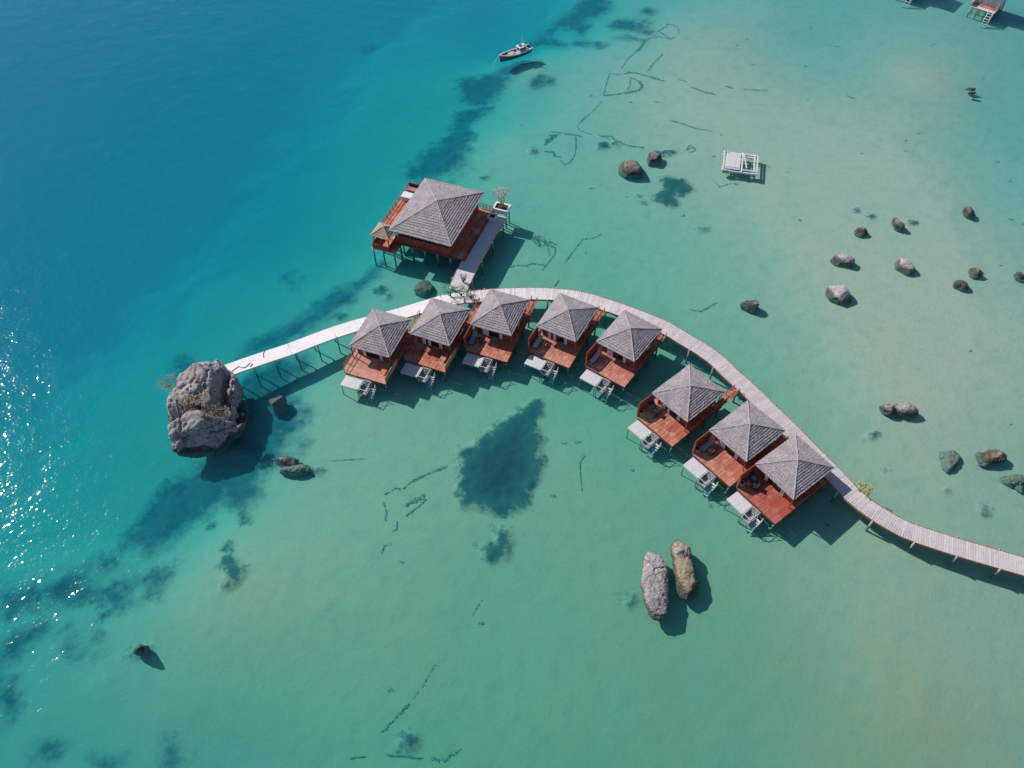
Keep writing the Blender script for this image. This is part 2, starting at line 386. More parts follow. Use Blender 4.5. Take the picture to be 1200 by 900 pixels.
rm = t.math('ADD', rm, t.math('MULTIPLY', t.math('SUBTRACT', n_mid, .5), 4.5)); rm = t.math('ADD', rm, -.7)
rm = t.math('ADD', rm, t.math('MULTIPLY', t.math('SUBTRACT', n_fine, .5), 1.6))
reefc = t.mix(t.rng(n_mid, .35, .65, 0, 1), (.02, .075, .10), (.05, .15, .165))
c = t.mix(t.rng(rm, -2.3, 1.5, .95, 0, True), sand, reefc)
gm = t.math('ADD', attr('weed').outputs['Fac'], t.math('MULTIPLY', t.math('SUBTRACT', n_fine, .5), 1.7))
gm = t.math('ADD', gm, t.math('MULTIPLY', t.math('SUBTRACT', n_mid, .5), 4.0))
gm = t.math('ADD', gm, t.math('MULTIPLY', t.math('SUBTRACT', n_reef, .5), 1.6))
weedc = t.mix(t.rng(gm, -4.0, -.3, 0, 1), (.012, .052, .075), (.03, .125, .12))
weedc = t.mix(t.rng(n_grain, .5, .75, 0, .3), weedc, (.06, .17, .15))
c = t.mix(t.rng(gm, -.8, .5, .96, 0, True), c, weedc)
t.pbr(c, .95, t.bump(n_fine, .10, .5), .05)
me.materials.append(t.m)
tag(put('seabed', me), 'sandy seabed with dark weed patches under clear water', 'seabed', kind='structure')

def bed(x, y):
    """seabed height under a point"""
    i = min(max(int((y - 5) / STEP + .5) + 4, 0), ny_ - 1); j = min(max(int((x + 150) / STEP + .5) + 4, 0), nx_ - 1)
    return float(zb[idx[i, j]])

# ------------------------------------------------------------------ the water: a clear, absorbing body with a rippled surface
t = NT('sea water'); p = t.pos()
mp = t.n('ShaderNodeMapping'); t.l(p, mp.inputs[0]); mp.inputs['Rotation'].default_value = (0, 0, R(28)); mp.inputs['Scale'].default_value = (.8, 1.0, 1)
w1 = t.noise(mp.outputs[0], .32, 3, .55); w2 = t.noise(mp.outputs[0], 1.1, 2, .55); w3 = t.noise(p, 2.8, 0, .5)
gust = t.rng(t.noise(p, .022, 3, .55), .35, .65, .65, 1.15)
hh = t.math('ADD', t.math('MULTIPLY', w1, 1.7), t.math('ADD', t.math('MULTIPLY', w2, .40), t.math('MULTIPLY', w3, .18)))
hh = t.math('MULTIPLY', hh, gust)
nb = t.bump(hh, .14)
lw = t.n('ShaderNodeLayerWeight'); lw.inputs['Blend'].default_value = .5; t.l(nb, lw.inputs['Normal'])
fr = t.math('ADD', t.math('MULTIPLY', t.math('POWER', lw.outputs['Facing'], 5.0), .98), .02, clamp=True)
tr = t.n('ShaderNodeBsdfTransparent'); tr.inputs[0].default_value = (.97, .985, .985, 1)
gl = t.n('ShaderNodeBsdfGlossy'); gl.inputs['Roughness'].default_value = .09; t.l(nb, gl.inputs['Normal'])
ms = t.n('ShaderNodeMixShader'); t.l(fr, ms.inputs[0]); t.l(tr.outputs[0], ms.inputs[1]); t.l(gl.outputs[0], ms.inputs[2])
t.l(ms.outputs[0], t.out.inputs[0])
va = t.n('ShaderNodeVolumeAbsorption'); va.inputs['Color'].default_value = (0, .875, .945, 1); va.inputs['Density'].default_value = .30
vs_ = t.n('ShaderNodeVolumeScatter'); vs_.inputs['Color'].default_value = (.04, .60, .72, 1); vs_.inputs['Density'].default_value = .040; vs_.inputs['Anisotropy'].default_value = .2
ad = t.n('ShaderNodeAddShader'); t.l(va.outputs[0], ad.inputs[0]); t.l(vs_.outputs[0], ad.inputs[1]); t.l(ad.outputs[0], t.out.inputs[1])
wb = MB(); wb.span(-1480, 1480, -880, 1980, -30, WL)
wo = wb.build('sea', t.m); tag(wo, 'clear turquoise sea deepening to blue on the left', 'sea', kind='structure')
bpy.data.materials['sea water'].cycles.homogeneous_volume = True

# drifted weed and old rope lying in lines on the sand
LINES = [
 (680,10,6,1.3,[(545,160),(600,130),(615,110),(660,120),(690,145),(690,180)]),(680,10,6,1.6,[(550,160),(590,190),(640,215),(660,205)]),
 (680,10,6,1.6,[(630,220),(560,200),(500,205),(450,230)]),(680,10,6,3,[(450,230),(430,270),(400,300)]),(680,10,6,1,[(400,300),(330,360),(290,420)]),
 (680,10,6,1.2,[(580,320),(510,390),(475,440)]),(680,10,6,3.2,[(330,450),(400,455),(460,475),(520,490),(580,510)]),(680,10,6,1.4,[(210,460),(270,465),(330,455)]),
 (680,10,6,1.1,[(205,460),(180,540),(162,605)]),(680,10,6,3,[(162,612),(250,605),(340,590),(410,575),(435,545),(410,510),(350,485)]),(680,10,6,1.2,[(350,500),(350,540),(325,580)]),
 (680,10,6,.8,[(155,650),(80,730),(0,800)]),(600,100,6,.9,[(520,215),(455,290),(480,320),(560,345)]),(680,10,6,2,[(780,555),(850,580),(950,605)]),(680,10,6,2,[(640,790),(720,810),(800,840),(930,865)]),
 (680,10,6,1.4,[(690,500),(750,515)]),(600,100,6,2.4,[(620,355),(700,360),(720,385),(780,410),(840,430),(930,440)]),(600,100,6,1.3,[(620,355),(690,385)]),
 (600,100,6,3.2,[(270,325),(340,335),(440,350),(490,360)]),(600,100,6,7,[(310,345),(270,370),(235,415)]),(600,100,6,1.4,[(445,360),(450,440),(440,490),(410,540),(370,560),(340,525)]),
 (600,100,6,3,[(220,465),(290,470),(300,500),(350,505)]),(550,230,6,2.4,[(290,500),(330,485),(390,490),(440,475),(530,485)]),(550,230,6,1.3,[(545,340),(565,415)]),
 (550,230,6,1.3,[(545,335),(605,365),(600,410),(510,525)]),(550,230,6,1.5,[(680,455),(740,375),(800,300),(860,300),(925,270)]),(550,230,6,1.5,[(630,590),(595,635)]),(550,230,6,3,[(810,395),(820,405)]),
 (300,450,4,2,[(600,520),(650,490),(690,490),(740,450)]),(300,450,4,4.2,[(740,450),(830,410),(890,385)]),(300,450,4,6,[(700,570),(740,550),(790,525)]),(300,450,4,2,[(700,620),(760,575),(800,540)]),
 (300,450,4,1.6,[(595,550),(610,600),(605,640)]),(300,450,4,2,[(590,790),(600,760),(630,750)]),(300,450,4,.8,[(350,360),(430,355),(510,350)]),(300,450,4,1.5,[(640,690),(660,680),(660,640)]),
 (300,675,4,2.6,[(585,735),(650,668),(720,597)]),(300,675,4,.3,[(735,575),(760,540)]),(300,675,4,.3,[(775,525),(840,410)]),(300,675,4,.4,[(1010,185),(1060,110)]),(300,675,4,2,[(610,840),(700,845),(780,855)]),(300,675,4,4,[(820,855),(890,865),(910,840),(960,815)]),
 (300,675,4,1.2,[(440,855),(510,845)]),(500,450,6,1.3,[(1105,500),(1075,560),(1080,640),(1090,750)]),(600,0,4,2,[(830,680),(820,700),(850,690),(860,705),(830,715)]),(600,0,4,1.2,[(950,850),(970,875),(1030,860)]),
 (900,0,4,1.6,[(365,450),(405,462)]),(900,0,4,3,[(635,705),(655,712)]),(670,350,5.6,2,[(780,75),(850,85),(950,25)]),(600,0,4,2.5,[(1000,405),(1035,415)]),(600,0,4,1,[(1085,420),(1200,425)])]
mb = MB()
def flake(c, a, s_):
    d = Vector((math.cos(a), math.sin(a), random.uniform(-.15, .15))); n = Vector((-d.y, d.x, random.uniform(-.25, .25))) * random.uniform(.3, .55)
    vs = [mb.bm.verts.new(c + q_ * s_) for q_ in (-d, -n, d, n)]
    mb.bm.faces.new(vs)
for ox, oy, sc, w, pts in LINES:
    q = poly(ox, oy, sc, *pts); W = []
    for (a, b) in zip(q, q[1:]):
        n = max(2, int(math.hypot(b[0] - a[0], b[1] - a[1]) / 2))
        W += [(a[0] + (b[0] - a[0]) * k / n, a[1] + (b[1] - a[1]) * k / n) for k in range(n)]
    W.append(q[-1]); P3 = []; ph = random.uniform(0, 6)
    for k, (x, y) in enumerate(W):
        v = at(x, y, -1.0); v = at(x, y, bed(v.x, v.y)); v.z = bed(v.x, v.y) + .05
        P3.append(v)
    for a, b in zip(P3, P3[1:]):
        ppm = FOC / math.hypot(a.y, CAMZ) * .85; hw = max(.05, .42 * w / ppm); L_ = (b - a).length
        ph = ph + random.gauss(0, .5); hw *= .35 + .9 * abs(math.sin(ph)); dens = 2.2 * min(1, w)
        for _ in range(max(2, int(L_ * (9 + 20 * hw) * dens))):
            flake(a.lerp(b, random.random()) + Vector((random.gauss(0, hw * .5), random.gauss(0, hw * .5), random.uniform(0, .06))), math.atan2(b.y - a.y, b.x - a.x) + random.gauss(0, .5), random.uniform(.06, .22) * min(1.2, .55 + hw))
for _ in range(70):
    v = Vector((random.uniform(-20, 95), random.uniform(25, 165), 0)); v.z = bed(v.x, v.y) + .03
    if v.z < -1.5 : continue
    a = random.uniform(0, 6.3); L = random.uniform(.1, .45)
    for _k in range(int(4 + L * 30)): flake(v + Vector((random.gauss(0, L * .6), random.gauss(0, L * .35), 0)), a + random.gauss(0, .5), random.uniform(.07, .2))
tag(mb.build('seaweed', 'seaweed', smooth=True), 'dark strings of drifted seaweed lying on the pale sand', 'seaweed', kind='stuff')

# ------------------------------------------------------------------ thatched roofs
def thatch_roof(W, D, ze, rise, n, name, mat, parent, seed, drop=.088):
    rs = np.random.default_rng(seed)
    bm = bmesh.new(); uvl = bm.loops.layers.uv.new('UVMap')
    cs = [Vector((-W / 2, -D / 2, ze)), Vector((W / 2, -D / 2, ze)), Vector((W / 2, D / 2, ze)), Vector((-W / 2, D / 2, ze))]
    top = Vector((0, 0, ze + rise))
    for f in range(4):
        A, B = cs[f], cs[(f + 1) % 4]
        L = (B - A).length; mid = (A + B) / 2; slope = (top - mid).length
        nrm = (B - A).cross(top - A).normalized()
        for i in range(n):
            t0, t1 = i / n, min(1, (i + 1.15) / n)
            a0, b0 = A.lerp(top, t0), B.lerp(top, t0); a1, b1 = A.lerp(top, t1), B.lerp(top, t1)
            m = max(2, int((b0 - a0).length / .13)); sag = rs.normal(0, .022, 4); low, butt, up = [], [], []
            for k in range(m + 1):
                s = k / m
                jag = rs.normal(0, .016) + float(np.interp(s, [0, .33, .66, 1], sag)) if 0 < k < m else 0
                lift = drop * (1 + rs.normal(0, .14)) if 0 < k < m else drop
                down = (mid - top).normalized() * (jag + (.05 if i == 0 else 0))
                pl = a0.lerp(b0, s) + down
                low.append(bm.verts.new(pl + nrm * lift)); butt.append(bm.verts.new(pl - nrm * (.14 if i == 0 else .02)))
                up.append(bm.verts.new(a1.lerp(b1, s) + nrm * .004 * i))
            for k in range(m):
                for q, uvq in (((low[k], low[k + 1], up[k + 1], up[k]), ((k, t0), (k + 1, t0), (k + 1, t1), (k, t1))),
                               ((butt[k], butt[k + 1], low[k + 1], low[k]), ((k, t0 - .02), (k + 1, t0 - .02), (k + 1, t0), (k, t0)))):
                    fc = bm.faces.new(q)
                    for lp, (uk, vv) in zip(fc.loops, uvq):
                        pos = (a0.lerp(b0, uk / m) - mid).dot((B - A).normalized())
                        lp[uvl].uv = (pos + f * 13.7 + seed * 3.1, vv * slope)
    # soffit
    bm.faces.new([bm.verts.new(c + Vector((0, 0, -.1))) for c in cs][::-1])
    me = bpy.data.meshes.new(name); bm.to_mesh(me); bm.free(); me.materials.append(M[mat])
    roof = put(name, me, parent)
    mb = MB()
    for c in cs:                                            # bundled thatch over the four hips
        pts = []; d = (top - c)
        for k in range(15):
            s = k / 14; pts.append(c + d * s + Vector((rs.normal(0, .015), rs.normal(0, .015), drop * .55 + rs.normal(0, .012))))
        mb.tube(pts, [.085 + rs.normal(0, .012) for _ in pts], 6)
    cap = mb.build('ridge_cap', mat, roof)
    return roof

# ------------------------------------------------------------------ line of the boardwalk
def resample(pts, step):
    pts = [Vector(p) for p in pts]
    out = []                                                   # Catmull-Rom, then equal steps
    P = [pts[0] * 2 - pts[1]] + pts + [pts[-1] * 2 - pts[-2]]
    for i in range(1, len(P) - 2):
        for k in range(24):
            u = k / 24; a, b, c, d = P[i - 1:i + 3]
            out.append(.5 * ((2 * b) + (c - a) * u + (2 * a - 5 * b + 4 * c - d) * u * u + (3 * b - 3 * c + d - a) * u ** 3))
    out.append(pts[-1]); res = [out[0]]; acc = 0
    for a, b in zip(out, out[1:]):
        L = (b - a).length
        while acc + L >= step:
            f = (step - acc) / L; a = a + (b - a) * f; L = (b - a).length; acc = 0; res.append(a)
        acc += L
    return res
WZ = 1.95
BW = [(552,348),(576,345.5),(612,344),(648,344.6),(680,348.5),(710,357),(740,367.5),(776,382),(800,396),(822,409),(840,422),(855,436.5),(870,450),(885,464),(905,484),(930,508),(950,529),(974,553),(998,578.5),(1015,593),(1030,603),(1060,620),(1095,632.5),(1132,644),(1200,663.8),(1290,690)]
BW_LINE = resample([at(x, y, WZ) for x, y in BW], .27)
# ------------------------------------------------------------------ the eight bungalows
HUTS = [(-18.03, 73.06, -19.6), (-9.92, 75.15, -21.4), (-1.64, 76.93, -20.7), (7.76, 75.97, -28.3), (16.06, 72.55, -36.4), (22.82, 62.66, -49.0), (29.32, 56.72, -50.8), (34.09, 51.49, -53.3)]
DZ = 1.8
cache = {}
def bridge_end(i):
    """how far back the side bridge of bungalow i runs before it reaches the boardwalk"""
    a = R(HUTS[i][2]); c, s = math.cos(a), math.sin(a); best = None
    for p in BW_LINE + [at(x, y, 2) for x, y in ((470, 367), (480, 364), (495, 359.5), (510, 355), (520, 352), (530, 349.5), (540, 348))]:
        dx, dy = p.x - HUTS[i][0], p.y - HUTS[i][1]; lx, ly = c * dx + s * dy, -s * dx + c * dy
        if ly > 0 and (best is None or abs(lx - 2.95) < best[0]): best = (abs(lx - 2.95), ly)
    return max(3.3, best[1] - 1.3)
def shared(key, fn, name, mat, parent, smooth=False, loc=None):
    if key not in cache: cache[key] = fn().mesh(name, mat, smooth)
    return put(name, cache[key], parent, loc)
def clip_planks(x0, x1, w, yfun, z, gap=.03, th=.05, rs=random):
    mb = MB(); x = x0
    while x < x1 - .03:
        xe = min(x + w, x1); ya, yb = yfun((x + xe) / 2)
        mb.span(x, xe - gap, ya, yb, z - th, z + rs.uniform(-.008, .008)); x += w
    return mb
def deck_front(x): return -5.85 - (x + 3.15) * 1.0 if x < -2.65 else -6.35
def make_deck():   # boards inside; the outer 1.4 m is the separate faded strip
    return clip_planks(-3.12, 3.42, .17, lambda x: (max(deck_front(x), -5.0) + .0, 3.3 if x < 2.5 else -2.45), DZ)
def make_deck_edge():
    return clip_planks(-3.12, 3.42, .19, lambda x: (deck_front(x), -5.03), DZ + .004)
def make_beams():
    mb = MB()
    for x in (-2.95, -1.2, 1.1, 3.2): mb.span(x - .08, x + .08, -6.1 if x > -2.9 else -5.8, 3.2, DZ - .32, DZ - .06)
    for y in (-6.2, -2.6, 3.1): mb.span(-2.5 if y < -6 else -3.08, 3.38, y - .07, y + .07, DZ - .34, DZ - .062)
    mb.span(3.42, 3.47, -6.37, 3.3, DZ - .25, DZ + .03); mb.span(-2.5, 3.42, -6.41, -6.36, DZ - .25, DZ + .03)
    mb.span(-3.20, -3.15, -5.85, 3.3, DZ - .25, DZ + .03); mb.bar((-3.17, -5.87, DZ - .1), (-2.66, -6.38, DZ - .1), .05, .26)
    return mb
def make_bridge(Y):
    mb = MB(); y = -2.4
    while y < Y:
        mb.span(2.52, 3.40, y, y + .15, DZ - .055, DZ + random.uniform(-.008, .008)); y += .17
    for x in (2.6, 3.3): mb.span(x - .05, x + .05, 3.2, Y, DZ - .24, DZ - .06)
    return mb
def make_walls():
    mb = MB(); h0, h1 = DZ + .01, 4.12
    def boards_y(x, y0, y1):
        y = y0
        while y < y1 - .01: mb.span(x - .05, x + .05 + random.uniform(0, .01), y, min(y + .24, y1) - .008, h0, h1); y += .24
    def boards_x(y, x0, x1):
        x = x0
        while x < x1 - .01: mb.span(x, min(x + .24, x1) - .008, y - .05, y + .05, h0, h1); x += .24
    boards_y(-2.35, -2.5, 3.1); boards_y(2.35, -2.5, 3.1); boards_x(3.16, -2.4, 2.4); boards_x(-2.6, -2.4, -1.75); boards_x(-2.6, 1.55, 2.4)
    for x in (-2.4, -1.7, 1.5, 2.4): mb.span(x - .07, x + .07, -2.72, -2.55, h0, h1 + .05)
    mb.span(-1.7, 1.5, -2.67, -2.56, h1 - .25, h1)
    for x, y in ((-2.9, -3.4), (2.9, -3.4)): mb.span(x - .06, x + .06, y - .06, y + .06, DZ, 4.1)
    return mb
def make_glass(): return MB().span(-1.62, 1.42, -2.6, -2.57, DZ + .02, 3.86)
def make_curtain():
    mb = MB(); pts = [(-.24 + .03 * k, .035 * math.sin(k * 1.9)) for k in range(17)]
    a = [(x, y + .02) for x, y in pts]; b = [(x, y - .02) for x, y in pts][::-1]
    return mb.prism(a + b, DZ + .04, 3.8)
def make_screen():
    mb = MB(); path = [(-3.1, -3.2, 1.95), (-3.1, -5.85, 1.95), (-2.75, -6.25, 1.5)]
    for (x0, y0, h0), (x1, y1, h1) in zip(path, path[1:]):
        L = math.hypot(x1 - x0, y1 - y0); n = int(L / .14)
        for k in range(n):
            s = (k + .5) / n; x, y = x0 + (x1 - x0) * s, y0 + (y1 - y0) * s; hh_ = h0 + (h1 - h0) * s
            mb.box((x, y, DZ + hh_ / 2), (L / n - .012, .035, hh_), math.atan2(y1 - y0, x1 - x0))
        mb.bar((x0, y0, DZ + h0 + .03), (x1, y1, DZ + h1 + .03), .10, .06)
    for x, y, hh_ in path: mb.box((x, y, DZ + hh_ / 2), (.12, .12, hh_ + .1))
    return mb
def make_open_rail():
    mb = MB()
    for y in (-2.5, -3.6, -4.7, -5.85): mb.box((-3.1, y, DZ + .45), (.07, .07, .95))
    for z in (.45, .92): mb.bar((-3.1, -2.5, DZ + z), (-3.1, -5.85, DZ + z), .05, .06)
    mb.bar((-3.1, -5.85, DZ + .45), (-2.7, -6.3, DZ + .3), .05, .05); mb.box((-2.7, -6.3, DZ + .2), (.07, .07, .4))
    return mb
def make_bamboo():
    mb = MB(); y = -6.2
    while y < -2.7:
        mb.tube([(3.38, y, DZ), (3.38 + random.uniform(-.015, .015), y, DZ + 1.15 + random.uniform(-.06, .06))], .042, 6); y += .085
    for z in (.3, .95): mb.bar((3.32, -6.25, DZ + z), (3.32, -2.7, DZ + z), .04, .06)
    return mb
def make_rail(Y):
    mb = MB(); Y -= .05
    for y in np.linspace(-2.3, Y, max(5, int((Y + 2.3) / 1.1))): mb.box((3.40, y, DZ + .42), (.07, .07, .85))
    for z in (.40, .84): mb.span(3.37, 3.43, -2.35, Y, DZ + z - .03, DZ + z + .03)
    if Y > 4.4:
        for y in np.linspace(3.6, Y, 3): mb.box((2.55, y, DZ + .42), (.07, .07, .85))
        for z in (.40, .84): mb.span(2.52, 2.58, 3.55, Y, DZ + z - .03, DZ + z + .03)
    return mb
def make_platform():
    mb = MB(); x = -2.45
    while x < .03: mb.span(x, x + .24, -8.3, -6.45, 1.43, 1.5 + random.uniform(-.004, .004)); x += .25
    for y in (-8.26, -6.5): mb.span(-2.45, .04, y - .05, y + .05, 1.3, 1.428)
    return mb
def make_landing():
    mb = MB(); y = -8.2
    while y < -6.75: mb.span(.18, 1.32, y, y + .17, .83, .9 + random.uniform(-.005, .005)); y += .19
    mb.span(.10, .17, -8.25, -6.5, .72, .95); mb.span(.10, 1.35, -8.32, -8.25, .72, .95)
    for k in range(4):                                       # steps from the deck down to the landing
        mb.span(.35, 1.15, -6.45 - .12 * k - .22, -6.45 - .12 * k, 1.62 - .19 * k, 1.67 - .19 * k)
    return mb
def make_stair():
    mb = MB()
    for k in range(6):
        z = .82 - .21 * k; y = -6.9 - .24 * k
        mb.span(1.40, 2.0, y - .23, y, z - .05, z)
    for x in (1.37, 2.03): mb.bar((x, -6.75, .92), (x, -8.45, -.55), .06, .16)
    return mb
def make_handrail():
    mb = MB()
    for x, y in ((.22, -6.5), (.22, -8.2), (1.28, -8.2), (1.28, -6.5), (2.05, -6.85)): mb.box((x, y, 1.2), (.06, .06, 1.0))
    for a, b in (((.22, -6.5, 1.7), (.22, -8.2, 1.68)), ((1.28, -6.5, 1.7), (1.28, -8.2, 1.68)), ((2.05, -6.85, 1.65), (2.05, -8.4, .5)), ((.22, -8.2, 1.68), (1.28, -8.2, 1.68))): mb.bar(a, b, .05, .05)
    return mb
def post_mesh(key, r, z0, z1):
    if key not in cache:
        mb = MB(); mb.tube([(0, 0, z0), (0, 0, z1)], [r * 1.1, r * .95], 8); cache[key] = mb.mesh('stilt', 'post', True)
    return cache[key]
STILTS = [(-2.95, -5.6), (-.9, -6.1), (1.2, -6.1), (3.2, -6.1), (-2.95, -2.5), (3.2, -2.5), (-2.3, .5), (3.2, .5), (-2.3, 3.0), (3.2, 3.0)]
LEGS = [(-2.35, -8.2), (-2.35, -6.7), (-.05, -8.2), (.25, -8.25), (1.3, -8.25), (1.3, -6.8)]
HL = ['thatched bungalow with tan bamboo screen, first of the row beside the white pier',
      'thatched bungalow in the second place from the rock end, bamboo screen and shaded deck',
      'thatched bungalow standing just right of the pavilion walkway junction, blue lounger on its deck',
      'thatched bungalow at the top of the curve, white platform partly in shadow',
      'thatched bungalow with the wide gap of dark water on its right, fifth from the rock',
      'thatched bungalow standing alone below the gap, upper one of the right three',
      'thatched bungalow in the middle of the right three, with cream square table on deck',
      'thatched bungalow last in the row, nearest the bottom right, roof touching the boardwalk']
hut_objs = []
for i, (hx, hy, ya) in enumerate(HUTS):
    h = thing('water_bungalow', (hx, hy, 0), R(ya), HL[i], 'bungalow', 'thatched water bungalows along the boardwalk'); hut_objs.append(h)
    thatch_roof(6.0, 7.26, 4.2, 1.42, 11, 'roof', 'grey thatch', h, 100 + i)
    shared('wall', make_walls, 'wall', 'red wall boards', h); shared('glass', make_glass, 'glass_door', 'dark glass', h)
    for k, x in enumerate((-1.35, -.55 if i % 2 else -.9, 1.15)):
        if i in (0, 7) and k == 1: continue
        shared('curtain', make_curtain, 'curtain', 'white cloth', h, loc=(x, -2.78, 0))
    for d_ in (shared('deck', make_deck, 'deck', 'red deck boards', h), shared('deckedge', make_deck_edge, 'deck_edge', 'faded deck boards', h)):
        d_.color = (*((.55, 0), (.05, .15), (.12, .1), (.3, 0), (.25, 0), (.05, .1), (.15, .05), (.05, .5))[i], 0, 1)
    shared('beams', make_beams, 'deck_frame', 'dark red boards', h); YB = bridge_end(i); make_bridge(YB).build('footbridge', 'red deck boards', h)
    make_rail(YB).build('railing', 'brown rails', h)
    if i < 2:
        shared('bamboo', make_bamboo, 'bamboo_screen', 'bamboo', h); shared('openrail', make_open_rail, 'deck_railing', 'brown rails', h)
    else: shared('screen', make_screen, 'privacy_screen', 'red wall boards', h)
    shared('platform', make_platform, 'lower_platform', 'white painted boards', h)
    shared('landing', make_landing, 'landing', 'grey landing boards', h); shared('stair', make_stair, 'stair', 'white painted boards', h)
    shared('handrail', make_handrail, 'handrail', 'white paint', h)
    for x, y in STILTS: put('stilt', post_mesh('stilt', .12, -3.2, DZ - .3), h, (x, y, 0))
    for x, y in LEGS: put('stilt', post_mesh('leg', .055, -3.2, 1.32 if x < 0 else .8), h, (x, y, 0))

def on_hut(i, x, y, z=DZ + .012):
    a = R(HUTS[i][2]); c, s = math.cos(a), math.sin(a)
    return (HUTS[i][0] + c * x - s * y, HUTS[i][1] + s * x + c * y, z)
# loungers, tables and chairs standing on the decks
def lounger(i, x, y, rz, label, mat='cushion'):
    t_ = thing('sun_lounger', on_hut(i, x, y), R(HUTS[i][2]) + R(rz), label, 'sun lounger', 'sun loungers on the bungalow decks')
    mb = MB(); mb.span(-.33, .33, -1.0, .55, .28, .36); mb.box((0, .85, .5), (.66, .72, .07), 0, R(28)); put('frame', mb.mesh('frame', 'dark wicker'), t_)
    mb = MB(); mb.span(-.32, .32, -.98, .52, .365, .46); mb.box((0, .83, .58), (.64, .70, .09), 0, R(28)); mb.build('cushion', mat, t_)
    for sx in (-.28, .28):
        for sy in (-.9, .5): MB().span(sx - .03, sx + .03, sy - .03, sy + .03, 0, .278).build('leg', 'dark wicker', t_)
lounger(2, -2.45, -4.35, 3, 'blue grey sun lounger on the deck right of the walkway junction')
lounger(3, -2.3, -4.6, 2, 'pale grey sun lounger on the deck at the top of the curve')
lounger(4, -2.4, -4.6, 0, 'blue grey sun lounger on the deck beside the wide water gap')
lounger(6, -2.3, -4.25, 0, 'grey sun lounger next to a cream square table')
def table(i, x, y, label, mat='orange wood', s=.6, rz=0):
    t_ = thing('side_table', on_hut(i, x, y), R(HUTS[i][2]) + R(rz), label, 'side table', 'small tables on the bungalow decks')
    mb = MB(); mb.span(-s / 2, s / 2, -s / 2, s / 2, .42, .47); mb.build('table_top', mat, t_)
    for sx in (-1, 1):
        for sy in (-1, 1): MB().box((sx * (s / 2 - .05), sy * (s / 2 - .05), .21), (.05, .05, .42)).build('leg', mat, t_)
table(0, 2.4, -4.6, 'orange wooden table by the bamboo screen of the first bungalow', s=.75)
table(1, 2.3, -4.4, 'orange square table by the bamboo screen of the second bungalow', 'pink tiles', .8)
table(3, -1.3, -4.4, 'small brown table beside the pale grey lounger', 'brown rails')
table(6, -1.45, -4.35, 'cream square table beside the grey lounger', 'pink tiles', .62)
table(2, -1.6, -4.0, 'small dark table beside the blue grey lounger', 'dark wicker', .5)
def chair(i, x, y, rz, label):
    t_ = thing('armchair', on_hut(i, x, y), R(HUTS[i][2]) + R(rz), label, 'armchair', 'armchairs on the bungalow decks')
    mb = MB(); mb.span(-.3, .3, -.3, .3, .30, .38); mb.build('seat', 'cushion', t_)
    mb = MB(); mb.box((0, .33, .6), (.66, .07, .6), 0, R(-8)); mb.build('backrest', 'dark wicker', t_)
    for sx in (-.33, .33): MB().span(sx - .035, sx + .035, -.3, .3, .5, .56).build('armrest', 'dark wicker', t_)
    for sx in (-.3, .3):
        for sy in (-.27, .27): MB().span(sx - .03, sx + .03, sy - .03, sy + .03, 0, .5 if True else 0).build('leg', 'dark wicker', t_)
chair(5, -2.5, -3.7, 60, 'dark armchair by the screen on the lone bungalow deck')
chair(5, -1.6, -4.1, -70, 'dark armchair facing the screen on the lone bungalow deck')
table(5, -2.1, -4.75, 'low brown table in front of two dark armchairs', 'brown rails', .5)
chair(7, -2.4, -3.9, 80, 'dark armchair by the screen on the last bungalow deck')
chair(7, -1.5, -4.5, -60, 'dark armchair in the middle of the last bungalow deck')
table(7, -2.2, -5.0, 'low red table at the front of the last bungalow deck', 'pink tiles', .55)
def planter_box(i, x, y, label):
    t_ = thing('planter', on_hut(i, x, y), R(HUTS[i][2]), label, 'planter', 'square planters at the deck corners')
    mb = MB()
    for k in range(4):
        a = k * math.pi / 2; mb.box((.27 * math.cos(a), .27 * math.sin(a), .25), (.06, .6 if k % 2 == 0 else .479, .5), a)
    mb.build('pot', 'bamboo', t_); MB().span(-.238, .238, -.238, .238, .02, .42).build('soil', 'soil', t_)
planter_box(6, -2.75, -5.55, 'square tan planter at the deck corner of the middle bungalow of three')
planter_box(5, -2.75, -5.55, 'square tan planter at the deck corner of the lone bungalow')
planter_box(7, -2.75, -5.55, 'square tan planter at the deck corner of the last bungalow')

